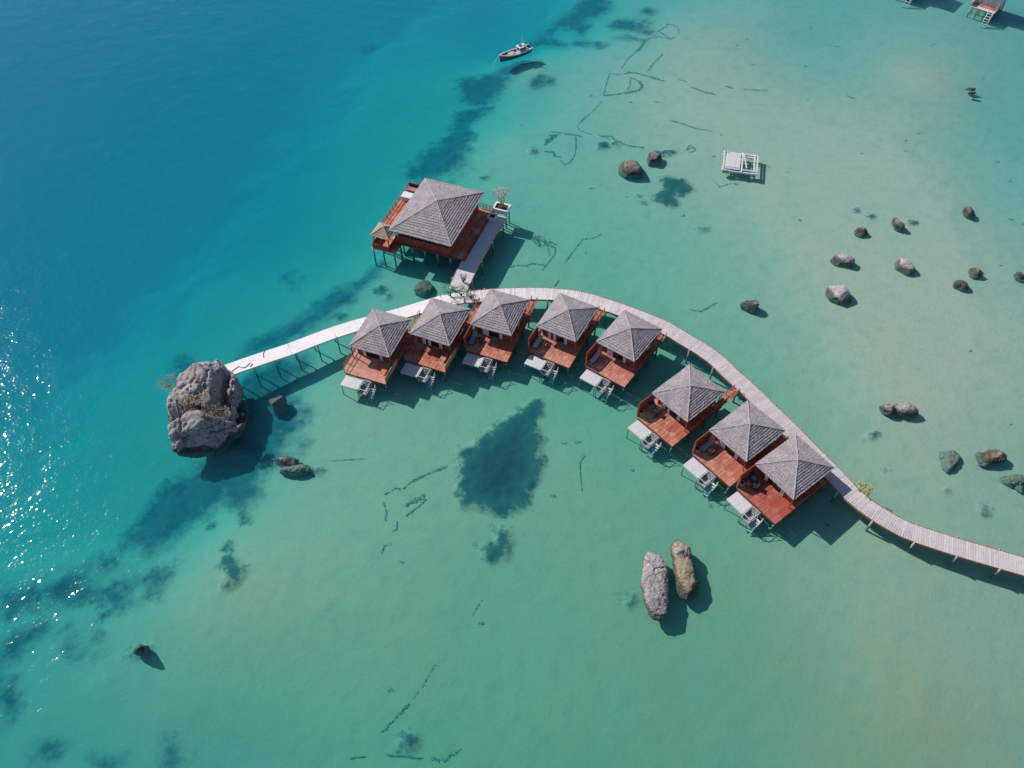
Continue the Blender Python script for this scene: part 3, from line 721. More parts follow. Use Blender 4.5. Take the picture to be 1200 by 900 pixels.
# ------------------------------------------------------------------ boardwalk and piers
def walkway(name, px, width, label, cat, mat, kerb=True, post_gap=4.6, planked=True, rails='brown rails', z=WZ):
    line = resample([at(x, y, z) for x, y in px], .27)
    base = line[0].copy(); base.z = 0
    t_ = thing(name, base, 0, label, cat)
    L = [p - base for p in line]; N = len(L)
    tan = [(L[min(i + 1, N - 1)] - L[max(i - 1, 0)]).normalized() for i in range(N)]
    mb = MB()
    if planked:
        for i in range(N):
            w = width * (1 + random.uniform(-.012, .012))
            mb.box(L[i] + Vector((0, 0, -.03 + random.uniform(-.007, .007))), (.245, w, .06), math.atan2(tan[i].y, tan[i].x) + random.uniform(-.006, .006))
        mb.build('planks', mat, t_)
    else:
        for i in range(0, N - 1, 12):
            j = min(i + 12, N - 1); mb.bar(L[i] + Vector((0, 0, -.14)), L[j] + Vector((0, 0, -.14)), width, .28)
        mb.build('slab', mat, t_)
    for sgn in (-1, 1):
        mb = MB()
        for i in range(0, N - 1, 6):
            j = min(i + 6, N - 1); na = Vector((-tan[i].y, tan[i].x, 0)) * sgn; nb_ = Vector((-tan[j].y, tan[j].x, 0)) * sgn
            o1 = width / 2 + .05
            if planked: mb.bar(L[i] + na * o1 + Vector((0, 0, -.10)), L[j] + nb_ * o1 + Vector((0, 0, -.10)), .07, .26)
            if kerb: mb.bar(L[i] + na * (o1 - .14) + Vector((0, 0, .05)), L[j] + nb_ * (o1 - .14) + Vector((0, 0, .05)), .08, .07)
        if planked or kerb: mb.build('edge_beam', rails, t_)
    step = max(1, int(post_gap / .27))
    for i in range(step // 2, N, step):
        nn = Vector((-tan[i].y, tan[i].x, 0))
        MB().bar(L[i] - nn * (width / 2 + .16) + Vector((0, 0, -.42)), L[i] + nn * (width / 2 + .16) + Vector((0, 0, -.42)), .16, .22).build('crossbeam', 'brown rails' if planked else 'concrete', t_)
        for sgn in (-1, 1):
            q = L[i] + nn * sgn * (width / 2 + .16)
            put('post', post_mesh('wpost', .13, -4, WZ + .06) if planked else post_mesh('ppost', .085, -4, 1.8), t_, (q.x, q.y, 0))
    return t_
walkway('boardwalk', BW, 2.35, 'long curved boardwalk of pale weathered planks behind the bungalows', 'boardwalk', 'planks', kerb=False)
walkway('pier', [(258,437),(300,422),(344,407.5),(380,393.3),(420,380.5),(460,370),(495,359.5),(530,349.5),(556,348)], 2.2, 'straight white concrete pier from the boulder to the walkway junction', 'pier', 'concrete', kerb=False, planked=False, z=2.0, post_gap=3.2)
walkway('footbridge', [(536.5,339),(548,314),(560,293),(572,272),(584,252)], 2.75, 'straight grey plank walkway leading from the junction to the pavilion', 'walkway', 'white painted boards', kerb=False, z=2.02)

# ------------------------------------------------------------------ pavilion
PX, PY, PA = -11.55, 97.43, R(-20.4)
pv = thing('pavilion', (PX, PY, 0), PA, 'large thatched pavilion on stilts with red walls and red deck', 'pavilion')
thatch_roof(10.23, 13.35, 5.2, 2.0, 15, 'roof', 'grey thatch', pv, 55, .10)
PZ = 2.2
mb = MB(); x = -4.3
def wall_run(mb, a, b, z0, z1, horizontal=True):
    if horizontal:
        z = z0
        while z < z1 - .02: mb.bar((*a, min(z + .12, z1 - .06)), (*b, min(z + .12, z1 - .06)), .09 + random.uniform(0, .012), .225); z += .235
wall_run(mb, (-4.3, -5.5), (4.3, -5.5), PZ + .02, 3.5); wall_run(mb, (4.3, -5.4), (4.3, 5.9), PZ + .02, 4.9); wall_run(mb, (-4.3, 5.9), (4.2, 5.9), PZ + .02, 4.9); wall_run(mb, (-4.3, -5.4), (-4.3, 5.8), PZ + .02, 4.9)
for x in (-4.3, -2.2, 0, 2.2, 4.3): mb.box((x, -5.52, 3.65), (.16, .16, 2.9))
mb.build('wall', 'red wall boards', pv)
MB().span(-4.2, 4.2, -5.38, -5.34, 3.6, 5.05).build('glass', 'dark glass', pv)
mb = MB(); x = 4.4
while x < 6.75: mb.span(x, x + .185, -5.75, 6.45, PZ - .05, PZ + random.uniform(-.006, .006)); x += .2
x = -8.6
while x < 4.38: mb.span(x, x + .185, -5.75 if x > -5 else -3.4, 6.4 if x > -5 else 7.9, PZ - .05, PZ + random.uniform(-.006, .006)); x += .2
mb.build('deck', 'red deck boards', pv)
mb = MB()
for y in (-5.6, -2, 2, 6.2): mb.span(-8.4 if y > -3 else -4.9, 6.6, y - .08, y + .08, PZ - .36, PZ - .06)
mb.span(-4.95, 6.75, -5.82, -5.77, PZ - .32, PZ + .03); mb.span(6.76, 6.81, -5.82, 6.5, PZ - .32, PZ + .03); mb.span(-8.66, -8.61, -3.4, 7.9, PZ - .32, PZ + .03)
mb.build('deck_frame', 'dark red boards', pv)
for x in (-4.2, -2.1, 0, 2.1, 4.3, 6.5):
    for y in (-5.55, -1.8, 2.2, 6.1): put('stilt', post_mesh('pstilt', .16, -5, PZ - .3), pv, (x, y, 0))
for x, y in ((-8.3, -3.0), (-8.3, 2.2), (-8.3, 7.4), (-6.2, 7.4)): put('stilt', post_mesh('pstilt', .16, -5, PZ - .3), pv, (x, y, 0))
mb = MB()
for x in np.arange(4.4, 6.8, .58): mb.box((x, 6.42, PZ + .45), (.06, .06, .9))
for z in (.3, .6, .9): mb.bar((4.4, 6.42, PZ + z), (6.75, 6.42, PZ + z), .05, .05)
mb.build('railing', 'dark red boards', pv)
mb = MB()
for y in np.arange(-3.3, 7.9, 1.1): mb.box((-8.6, y, PZ + .45), (.07, .07, .9))
for z in (.45, .9): mb.bar((-8.6, -3.3, PZ + z), (-8.6, 7.9, PZ + z), .05, .06); mb.bar((-8.6, 7.85, PZ + z), (-5, 7.85, PZ + z), .05, .06)
mb.build('terrace_railing', 'brown rails', pv)
def on_pav(x, y, z): return (PX + math.cos(PA) * x - math.sin(PA) * y, PY + math.sin(PA) * x + math.cos(PA) * y, z)
# terrace things on the far side
tt = thing('counter', on_pav(-7.4, 4.2, PZ + .015), PA, 'white counter on the terrace behind the pavilion roof', 'counter')
MB().span(-.75, .75, -.6, .6, 0, .88).build('cabinet', 'white painted boards', tt); MB().span(-.85, .85, -.7, .7, .883, .95).build('counter_top', 'white paint', tt)
tt = thing('bench', on_pav(-7.4, 6.5, PZ + .015), PA, 'pink cushioned bench at the far end of the pavilion terrace', 'bench')
mb = MB(); mb.span(-1.0, 1.0, -.5, .5, .12, .42); mb.build('seat', 'pink tiles', tt); mb = MB(); mb.span(-1.1, 1.1, .52, .66, .0, 1.0); mb.build('backrest', 'dark wicker', tt)
for sx in (-.9, .9): MB().span(sx - .06, sx + .06, -.4, .4, 0, .118).build('leg', 'dark wicker', tt)

# small kiosk with its own thatched roof at the near left corner
kc = at(450, 271, 3.9)
kz = thing('kiosk', (kc.x, kc.y, 0), PA, 'small tan thatched kiosk on stilts at the near left corner of the pavilion', 'kiosk')
thatch_roof(3.1, 3.1, 3.9, .95, 5, 'roof', 'tan thatch', kz, 77, .08)
mb = MB(); wall_run(mb, (-1.3, -1.9), (1.5, -1.9), 1.75, 2.6); wall_run(mb, (-1.3, -1.8), (-1.3, 1.2), 1.75, 2.6); wall_run(mb, (1.5, -1.8), (1.5, 1.2), 1.75, 2.6); mb.build('wall', 'red wall boards', kz)
mb = MB(); y = -2.0
while y < 1.5: mb.span(-1.5, 2.6, y, y + .18, 1.66, 1.72); y += .195
mb.build('deck', 'faded deck boards', kz)
for sx in (-1.25, 1.25):
    for sy in (-1.25, 1.25): MB().span(sx - .06, sx + .06, sy - .06, sy + .06, 1.725, 3.78).build('roof_post', 'brown rails', kz)
for sx in (-1.3, .4, 2.3):
    for sy in (-1.8, 1.3): put('stilt', post_mesh('kst', .12, -5, 1.65), kz, (sx, sy, 0))

# white tree planter and little tree at the end of the pavilion walkway
def shrub(name, loc, h, spread, label, leafmat, nleaf, seed, nb=6, leafsize=.12, twig='twig', cat='shrub', group=None):
    rs = random.Random(seed); t_ = thing(name, loc, 0, label, cat, group)
    mb = MB(); tips = []
    for k in range(nb):
        a = 2 * math.pi * k / nb + rs.uniform(-.4, .4); p = Vector((0, 0, 0)); pts = [p.copy()]
        d = Vector((math.cos(a) * spread * rs.uniform(.5, 1.1), math.sin(a) * spread * rs.uniform(.5, 1.1), h * rs.uniform(.7, 1.1)))
        for s in (.3, .6, .85, 1.0):
            pts.append(Vector((d.x * s ** 1.4, d.y * s ** 1.4, d.z * s)) + Vector((rs.uniform(-.08, .08) * h, rs.uniform(-.08, .08) * h, 0)))
        mb.tube(pts, [.045 * h ** .5, .035 * h ** .5, .025, .018, .010], 5)
        for q in range(3):
            b = pts[rs.choice((2, 3))]; e = b + Vector((rs.uniform(-1, 1) * spread * .5, rs.uniform(-1, 1) * spread * .5, rs.uniform(.05, .35) * h))
            mb.tube([b, (b + e) / 2 + Vector((0, 0, .05)), e], [.02, .015, .008], 4); tips.append(e)
        tips.append(pts[-1]); tips.append(pts[-2])
    mb.build('branches', twig, t_)
    if nleaf:
        bm = bmesh.new()
        for _ in range(nleaf):
            c = rs.choice(tips) + Vector((rs.gauss(0, .14), rs.gauss(0, .14), rs.gauss(0, .11))) * (spread ** .5)
            s = leafsize * rs.uniform(.6, 1.3); a, b = rs.uniform(0, 6.3), rs.uniform(-.7, .7)
            m = Matrix.Translation(c) @ Matrix.Rotation(a, 4, 'Z') @ Matrix.Rotation(b, 4, 'X')
            vs = [bm.verts.new(m @ Vector(v)) for v in ((-s, 0, 0), (0, -s * .4, .25 * s), (s, 0, 0), (0, s * .4, .25 * s))]
            bm.faces.new(vs)
        mb2 = MB(); mb2.bm.free(); mb2.bm = bm; mb2.build('leaves', leafmat, t_)
    return t_
pe = at(588, 246, 2.05)
pb = thing('tree_planter', (pe.x, pe.y, 2.04), PA, 'white square tree box at the far end of the pavilion walkway', 'planter')
mb = MB()
for k in range(4):
    a = k * math.pi / 2; mb.box((1.15 * math.cos(a), .8 * math.sin(a), .35), (.28, 1.9 if k % 2 == 0 else 2.02, .7), a)
mb.build('box', 'white paint', pb); MB().span(-1.0, 1.0, -.65, .65, .0, .5).build('soil', 'soil', pb)
for sx in (-1.0, 1.0):
    for sy in (-.7, .7): put('stilt', post_mesh('pbst', .12, -6, -.02), pb, (sx, sy, 0))
shrub('tree', (pe.x, pe.y, 2.5), 3.4, 1.2, 'small sparse pink flowering tree in the white box', 'pink flower', 200, 5, 8, .14, cat='tree')
po = at(577, 255.5, 2.1)
pp = thing('planter', (po.x, po.y, 2.05), PA, 'small white square planter on the walkway beside the white tree box', 'planter')
mb = MB()
for k in range(4):
    a = k * math.pi / 2; mb.box((.55 * math.cos(a), .55 * math.sin(a), .25), (.2, 1.3 if k % 2 == 0 else .898, .5), a)
mb.build('pot', 'white paint', pp); MB().span(-.44, .44, -.44, .44, .02, .4).build('soil', 'soil', pp)
# bushes where the walkways meet
for k, (x, y, hgt, sp, lab) in enumerate(((528, 347, 1.5, 1.0, 'sparse bush left of the walkway junction'), (541, 347, 1.7, 1.2, 'dense twiggy bush in the middle of the walkway junction'),
                                        (552, 350, 1.3, .9, 'low twiggy bush right of the walkway junction'), (543, 331, 1.3, .7, 'thin bush standing on the pavilion walkway'))):
    q = at(x, y, 2.0); shrub('bush', (q.x, q.y, 2.0), hgt, sp, lab, 'green leaf' if k != 3 else 'soil', 150 if k != 3 else 70, 20 + k, 8, .11, 'soil', 'bush', 'bushes at the walkway junction')
q = at(1012, 578, 1.4); fb = shrub('bush', (q.x, q.y, 1.5), 0.9, .8, 'yellow green bush on the sea side of the boardwalk beyond the last bungalow', 'yellow leaf', 260, 33, 8, .13, 'twig', 'bush')
MB().span(-.5, .5, -.4, .4, -.35, .05).build('pot', 'bamboo', fb); 
for sx in (-.35, .35): put('stilt', post_mesh('bst', .06, -5, -.3), fb, (sx, 0, 0))

# rope lying on the white pier
rp = MB(); pts = [(270,437),(275,432.5),(280,429.5),(283,431),(287,430.5),(290,428.5),(293,425.5),(296,427),(293,429.5)]
rp.tube([at(x, y, 2.03) for x, y in pts], .05, 5); tag(rp.build('rope', 'rope'), 'dark loose rope lying on the white pier beside the boulder', 'rope')
rp = MB(); rp.tube([at(x, y, 2.03) for x, y in ((309, 419), (308.5, 414), (310, 411))], .045, 5); tag(rp.build('rope', 'rope'), 'short dark rope end lying across the middle of the white pier', 'rope')

# ------------------------------------------------------------------ rocks
def blob(lobes, seed, res=.22, amp=.25, freq=.55, ridged=.3, facets=9, cut=(.80, .93), clefts=()):
    """union of rough ellipsoids, remeshed into one skin and weathered; lobes: centre, radii, yaw"""
    bm = bmesh.new()
    for (c, r, ya) in lobes:
        bmesh.ops.create_icosphere(bm, subdivisions=4, radius=1, matrix=Matrix.Translation(c) @ Matrix.Rotation(ya, 4, 'Z') @ Matrix.Diagonal((*r, 1)))
    me = bpy.data.meshes.new('tmp'); bm.to_mesh(me); bm.free()
    if len(lobes) > 1 or True:
        o = bpy.data.objects.new('tmp', me); COL.objects.link(o)
        md = o.modifiers.new('r', 'REMESH'); md.mode = 'VOXEL'; md.voxel_size = res
        dg = bpy.context.evaluated_depsgraph_get(); me2 = bpy.data.meshes.new_from_object(o.evaluated_get(dg))
        bpy.data.objects.remove(o); bpy.data.meshes.remove(me); me = me2
    n = len(me.vertices); co_ = np.empty(n * 3); me.vertices.foreach_get('co', co_); co_ = co_.reshape(-1, 3)
    nr = np.empty(n * 3); me.vertices.foreach_get('normal', nr); nr = nr.reshape(-1, 3)
    rs_ = np.random.default_rng(seed + 500); ctr = co_.mean(0); ext = np.abs(co_ - ctr).max(0)
    for _ in range(facets):                                   # broken faces
        n_ = rs_.normal(size=3) * (1, 1, .8); n_[2] = abs(n_[2]) * .9; n_ /= np.linalg.norm(n_)
        dd = (co_ - ctr) @ n_; lim = np.quantile(dd, rs_.uniform(*cut))
        co_ = co_ - np.clip(dd - lim, 0, None)[:, None] * n_ * .85
    a = fbm(co_ * freq + seed * 7.7, 4, seed); b = 1 - np.abs(fbm(co_ * freq * 1.9 * np.array([1, 1, 1.6]) + seed, 4, seed + 40)) * 2
    c = fbm(co_ * freq * 6 + seed, 3, seed + 9)
    co_ = co_ + nr * (amp * (a * 1.2 - ridged * np.clip(b - .55, 0, 1) * 1.6 + .22 * c))[:, None]
    for p_, d_, ln_, n_, w_, dp_ in clefts:
        r_ = co_ - p_; al = (r_ @ d_) / ln_; off = r_ @ n_ + .25 * fbm(co_ * .9 + 3, 3, seed + 77)
        k_ = np.exp(-(off / w_) ** 2) * np.clip(1.15 - np.abs(al - .5) * 2, 0, .25) * 4
        co_ = co_ - np.array((0, .25, .97)) * (dp_ * k_)[:, None] * (nr[:, 2:3] > -.2)
    me.vertices.foreach_set('co', co_.ravel()); me.update()
    me.polygons.foreach_set('use_smooth', np.ones(len(me.polygons), bool))
    return me
def rock_obj(name, loc, lobes, seed, mat, label, res=.2, amp=.25, freq=.6, group='boulders in the shallows', cat='rock', ridged=.3, facets=9, cut=(.80, .93), clefts=()):
    me = blob(lobes, seed, res, amp, freq, ridged, facets, cut, clefts); me.name = name; me.materials.append(M[mat])
    o = put(name, me, None, loc); tag(o, label, cat, group); return o
V = Vector
g0 = at(238, 492); 
def L(px, py, z): return tuple(at(px, py, z) - g0)
lob = [(L(238, 452, 2.8), (3.5, 3.3, 2.9), .5), (L(214, 470, 2.0), (2.4, 2.2, 2.2), .2), (L(262, 442, 2.2), (2.3, 2.7, 2.4), 0), (L(236, 478, 2.2), (3.4, 2.8, 2.5), .2),
       (L(230, 501, 1.7), (3.8, 2.6, 2.4), .15), (L(264, 495, 1.4), (2.8, 2.7, 2.1), -.3), (L(268, 466, 1.4), (1.9, 2.8, 2.0), .1), (L(237, 518, .7), (3.8, 2.0, 1.7), .2), (L(240, 476, -.6), (4.3, 4.4, 2.4), 0)]
def cleft_plane(p, q, width, depth):
    """a split in the rock running from p to q, cutting down and away"""
    p, q = np.array(p), np.array(q); d = q - p; ln = np.linalg.norm(d); d = d / ln
    n = np.cross(d, (0, .80, -.60)); n /= np.linalg.norm(n)
    return p, d, ln, n, width, depth
clefts = [cleft_plane(L(190, 493, 1.0), L(232, 464, 4.4), .42, 2.6), cleft_plane(L(228, 466, 4.2), L(280, 494, 2.5), .45, 1.2), cleft_plane(L(262, 434, 4.0), L(256, 472, 4.0), .5, 1.9), cleft_plane(L(214, 478, 3.2), L(216, 524, 2.0), .14, .5), cleft_plane(L(202, 508, 1.6), L(276, 500, 2.4), .16, .5), cleft_plane(L(230, 424, 4.6), L(246, 470, 4.8), .12, .4)]
rock_obj('boulder', g0, lob, 4, 'slate rock', 'huge grey boulder at the end of the white pier', .14, .60, .36, None, 'boulder', .7, 13, (.92, .985), clefts)
PPM = lambda px, py: FOC / ((at(px, py) - Vector((0, 0, CAMZ))).dot(Vector((0, math.cos(PITCH), -math.sin(PITCH)))))
def simple_rock(px, py, w, h, top, mat, label, seed, yaw=0, sub=False, n=2, cat='rock'):
    k = PPM(px, py); dep = PITCH + math.atan((py - 450) / FOC)
    top *= .65; w *= 1.25; h *= 1.2; sx = w / k / 2; hz = max(top, .1)
    sy = max(.35 * sx, (h / k - hz * math.cos(dep) * .8) / math.sin(dep) / 2)
    q = at(px, py, WL + top * .35 if not sub else 0)
    rs = random.Random(seed); b = bed(q.x, q.y)
    zt = WL + top if not sub else WL - .38
    zc = (zt + b) / 2 - .1; rz_ = (zt - b) / 2 + .25
    if h < 6: zc, rz_ = zt - .22, .26
    lobes = [((0, 0, zc), (sx * .86, sy * .86, rz_), R(yaw))]
    for _ in range(n):
        a = rs.uniform(0, 6.3); lobes.append(((math.cos(a) * sx * .38, math.sin(a) * sy * .38, zc - rz_ * rs.uniform(.05, .35)), (sx * rs.uniform(.45, .62), sy * rs.uniform(.45, .62), rz_ * rs.uniform(.6, .85)), rs.uniform(0, 3)))
    me_s = min(sx, sy)
    return rock_obj('rock', (q.x, q.y, 0), lobes, seed, mat, label, max(.05, me_s * .07), min(.34, me_s * .24), .6 / max(me_s, .35), cat=cat, ridged=.35, facets=3 if sub else 9)
ROCKS = [
 (324,468,22,20,.5,'grey rock','round striped grey rock in the water right of the huge boulder',0,False),
 (336,537,30,15,.5,'grey rock','flat grey rock with a pale edge below right of the huge boulder',-12,False),
 (161,758,18,10,.5,'dark rock','small pinkish rock alone near the bottom left',25,False),
 (741,195,40,17,.85,'dark rock','long dark oval rock left of the raft',-4,False),
 (766,181,19,19,.8,'dark rock','round dark rock with white streak above the long oval rock',0,False),
 (1011,269,17,11,.35,'weedy rock','small low grey rock at the top of the right hand group',15,False),
 (1053,261,13,15,.7,'dark rock','small pointed dark rock with short shadow',0,False),
 (988,303,28,17,.9,'pale cleft rock','pale pinkish rock with dark sides at the left of the group',-8,False),
 (985,342,33,25,1.1,'grey rock','largest rounded grey rock of the right hand group',10,False),
 (1061,308,25,20,.8,'grey rock','wedge shaped grey rock right of the pale pinkish one',-25,False),
 (1137,247,12,17,.4,'dark rock','small curved dark rock near the right edge',0,False),
 (1146,319,14,14,.12,'brown rock','round brown rock just breaking the surface near the right edge',0,False),
 (1129,332,18,12,.12,'weedy rock','flat brown rock beside the round brown one',15,False),
 (1199,321,17,12,.15,'brown rock','brown rock cut by the right edge of the picture',-20,False),
 (882,355,25,15,.55,'weedy rock','lone mottled rock between the boardwalk and the rock group',5,False),
 (1163,535,38,18,.6,'brown rock','long brown rock near the right edge above the boardwalk',12,False),
 (1115,541,22,30,0,'silty rock','pale oval rock fully under water left of the long brown rock',-35,True),
 (1188,563,44,12,0,'silty rock','dim flat rock under water at the right edge',8,True),
 (497,336,22,19,0,'weedy rock','dim rock under water above the second bungalow',0,True),
 (347,550,40,12,0,'silty rock','dim rock under water beside the flat grey rock',10,True),
 (1138,104,14,4,.25,'dark rock','thin black rock alone in the shallows at upper right',-3,False),
 (1139,108,11,3,.2,'dark rock','second thin black rock just below the first at upper right',-3,False)]
for k, (x, y, w, h, tp, mt, lb, ya, sub) in enumerate(ROCKS): simple_rock(x, y, w, h, tp, mt, lb, 60 + k, ya, sub)
# the double rock on the right
q = at(1053, 479); k = PPM(1053, 479)
rock_obj('rock', (q.x, q.y, WL), [((-1.5, .15, -.15), (.95, 1.0, .95), .3), ((1.0, -.1, -.25), (1.6, 1.15, 1.05), -.15), ((.1, 0, -.6), (2.1, 1.0, .6), 0)], 91, 'slate rock', 'cleft double rock with pale ridges right of the boardwalk', .07, .18, .9, facets=5, cut=(.86, .96))
# two long rocks in the foreground
q = at(767, 683)
rock_obj('rock', (q.x, q.y, WL), [((.25, 1.9, .1), (1.42, 2.4, 1.0), R(-8)), ((0, 0, .1), (1.6, 3.0, 1.05), R(-4)), ((-.12, -2.0, 0), (1.45, 2.5, .9), R(0))], 93, 'slate rock', 'long grey upright rock, left one of the foreground pair', .085, .26, .6, cat='rock', ridged=.5, facets=6, cut=(.90, .98))
q = at(802, 667)
rock_obj('rock', (q.x, q.y, WL), [((-.1, 2.0, -.15), (1.2, 1.9, .9), R(4)), ((0, 0, -.3), (1.3, 2.7, 1.0), R(4)), ((.2, -1.8, -.35), (1.3, 1.9, .9), R(2))], 95, 'brown rock', 'long tan flat topped rock, right one of the foreground pair', .085, .2, .6, cat='rock', ridged=.4, facets=6, cut=(.90, .98))
q = at(796, 645, WL + .8)
rock_obj('rock', (q.x, q.y, WL + .75), [((0, 0, 0), (.6, .65, .3), .4)], 97, 'pale cleft rock', 'small pale rock lying on top of the tan foreground rock', .05, .12, 1.3)
# dry scrub on the huge boulder
SC = [(250,482,3.9,.8,1.2,'dry scrub in the hollow of the huge boulder'),(262,486,3.6,.6,1.0,'dry scrub on the right shoulder of the huge boulder'),(238,468,5.2,.6,1.1,'dry scrub near the top of the huge boulder'),
      (222,470,4.3,.7,1.0,'dry scrub above the crevice of the huge boulder')]
for k, (x, y, z, h, s, lb) in enumerate(SC):
    q = at(x, y, z); shrub('scrub', (q.x, q.y, z - .2), h, s, lb, 'dry leaf', 200, 70 + k, 10, .13, 'twig', 'scrub', 'dry scrub on the huge boulder')
q = at(200, 452, 1.8); shrub('scrub', (q.x, q.y, 1.4), 1.6, 1.5, 'leafless tan shrub leaning out from the left side of the huge boulder', 'dry leaf', 160, 81, 11, .12, 'twig', 'scrub')

# ------------------------------------------------------------------ boat and raft
a, b = at(585, 71), at(622, 58); d = (b - a); mid = (a + b) / 2
bt = thing('fishing_boat', (mid.x, mid.y, WL), math.atan2(d.y, d.x), 'small white fishing boat with dark hull side and cabin at anchor', 'boat')
Lb, Wb = d.length * 1.0, d.length * .27
def hull(off, z0, z1, inset=0.0, n=18, flat=False):
    mb = MB(); top, bot = [], []
    for k in range(n + 1):
        s = k / n; x = -Lb / 2 + Lb * s                          # bow at -x
        w = Wb / 2 * (math.sin(min(1, s / .55) * math.pi / 2) ** .75) * (1 - .25 * max(0, (s - .6) / .4) ** 2) - inset
        w = max(w, .02); sheer = .55 * (1 - s) ** 3 + .22 * s ** 3
        top.append((x, w, z1 + sheer)); bot.append((x * .94, w * .62, z0))
    return mb, top, bot
mb, tp, bo = hull(0, -.35, .5)
bm = mb.bm; R1 = [[bm.verts.new(p) for p in tp], [bm.verts.new((x, -y, z)) for x, y, z in tp]]; R2 = [[bm.verts.new(p) for p in bo], [bm.verts.new((x, -y, z)) for x, y, z in bo]]
for k in range(len(tp) - 1):
    for s_ in (0, 1): bm.faces.new((R1[s_][k], R1[s_][k + 1], R2[s_][k + 1], R2[s_][k]))
    bm.faces.new((R2[0][k], R2[0][k + 1], R2[1][k + 1], R2[1][k]))
bm.faces.new((R1[0][-1], R1[1][-1], R2[1][-1], R2[0][-1])); bm.faces.new((R1[0][0], R1[1][0], R2[1][0], R2[0][0]))
hl = mb.build('hull', 'boat trim', bt)
mb, tp, bo = hull(0, -.2, .3, .06)
va_ = [mb.bm.verts.new((x, y, .3)) for x, y, z in tp]; vb_ = [mb.bm.verts.new((x, -y, .3)) for x, y, z in tp]
for k in range(len(tp) - 1): mb.bm.faces.new((va_[k], va_[k + 1], vb_[k + 1], vb_[k]))
mb.build('deck', 'boat hull', bt)
mb, tp, bo = hull(0, 0, .5)
for s_ in (1, -1): mb.tube([(x, y * s_, z + .03) for x, y, z in tp], .13, 6)
mb.build('gunwale', 'white paint', bt)
mb = MB(); mb.span(.75, 2.3, -.58, .58, .31, 1.45); cb = mb.build('cabin', 'boat hull', bt)
mb = MB(); mb.span(.6, 2.4, -.68, .68, 1.455, 1.52); mb.build('roof', 'white paint', cb)
mb = MB()
for y in (-.595, .595):
    for x in (1.05, 1.5, 1.95): mb.span(x - .17, x + .17, y - .01, y + .01, .9, 1.3)
mb.span(.73, .745, -.4, .4, .9, 1.3); mb.build('window', 'dark glass', cb)
mb = MB(); mb.tube([(1.6, 0, 1.52), (1.6, 0, 3.4)], .05, 6); mb.tube([(1.6, 0, 2.9), (2.7, .1, 2.0)], .03, 5); mb.build('mast', 'white paint', bt)
mb = MB(); mb.box((-.9, .1, .47), (1.3, .9, .32), .1); mb.box((-2.0, -.05, .43), (.5, .5, .25), .4); mb.box((-.3, .35, .45), (.4, .35, .3), .7); mb.build('cargo', 'pink tarp', bt)
mb = MB(); mb.span(2.75, 3.0, -.5, .5, .31, .7); mb.box((-.0, -.5, .46), (.4, .3, .3), .3); mb.box((1.2, .1, 1.66), (.6, .4, .28), .2); mb.box((2.0, -.3, 1.62), (.3, .3, .2), .5); mb.build('crate', 'blue paint', bt)
bow = Vector((-Lb / 2, 0, 1.05)); mb = MB(); mb.tube([bow, bow + Vector((-1.2, -.25, -.8)), bow + Vector((-2.0, -.5, -1.6))], .045, 5); mb.build('anchor_rope', 'pale rope', bt)

rc = at(867, 193); ra = at(885, 205) - at(850, 200); 
rf = thing('raft', (rc.x, rc.y, WL), math.atan2(ra.y, ra.x), 'white square pontoon raft with a plank platform on its left half', 'raft')
RW, RD = 5.7, 5.2
mb = MB()
for y in (-RD / 2, -RD / 2 + .75, RD / 2 - .7, RD / 2): mb.bar((-RW / 2 - .2, y, .32), (RW / 2 + .2, y, .32), .28, .2)
for x in (-RW / 2, -RW / 2 + .5, .3, RW / 2 - .5, RW / 2): mb.bar((x, -RD / 2 - .25, .50), (x, RD / 2 + .25, .50), .26, .14)
mb.bar((.5, RD / 2 - .3, .62), (1.1, -RD / 2 + .9, .62), .22, .1)
mb.build('frame', 'white painted boards', rf)
mb = MB(); x = -RW / 2 + .45
while x < -.1: mb.span(x, x + .27, -RD / 2 + .75, RD / 2 - .5, .58, .64 + random.uniform(-.01, .02)); x += .3
mb.build('platform', 'white painted boards', rf)
mb = MB(); mb.span(-RW / 2 + .3, 0, -RD / 2 + .15, -RD / 2 + .6, .585, .66); mb.span(.35, RW / 2, -RD / 2 + .2, -RD / 2 + .6, .585, .65); mb.build('walk_board', 'blue grey wall', rf)
for y in (-RD / 2 + .1, RD / 2 - .1):
    for x in (-2.2, 0, 2.2):
        mb = MB(); mb.tube([(x - .6, y, .02), (x - .55, y, .02), (x + .55, y, .02), (x + .6, y, .02)], [.18, .3, .3, .18], 10); mb.build('float', 'blue paint', rf, True)
for x, y in ((-RW / 2, RD / 2), (RW / 2, RD / 2)):
    MB().box((x, y, .95), (.12, .12, .9)).build('bollard', 'white paint', rf)

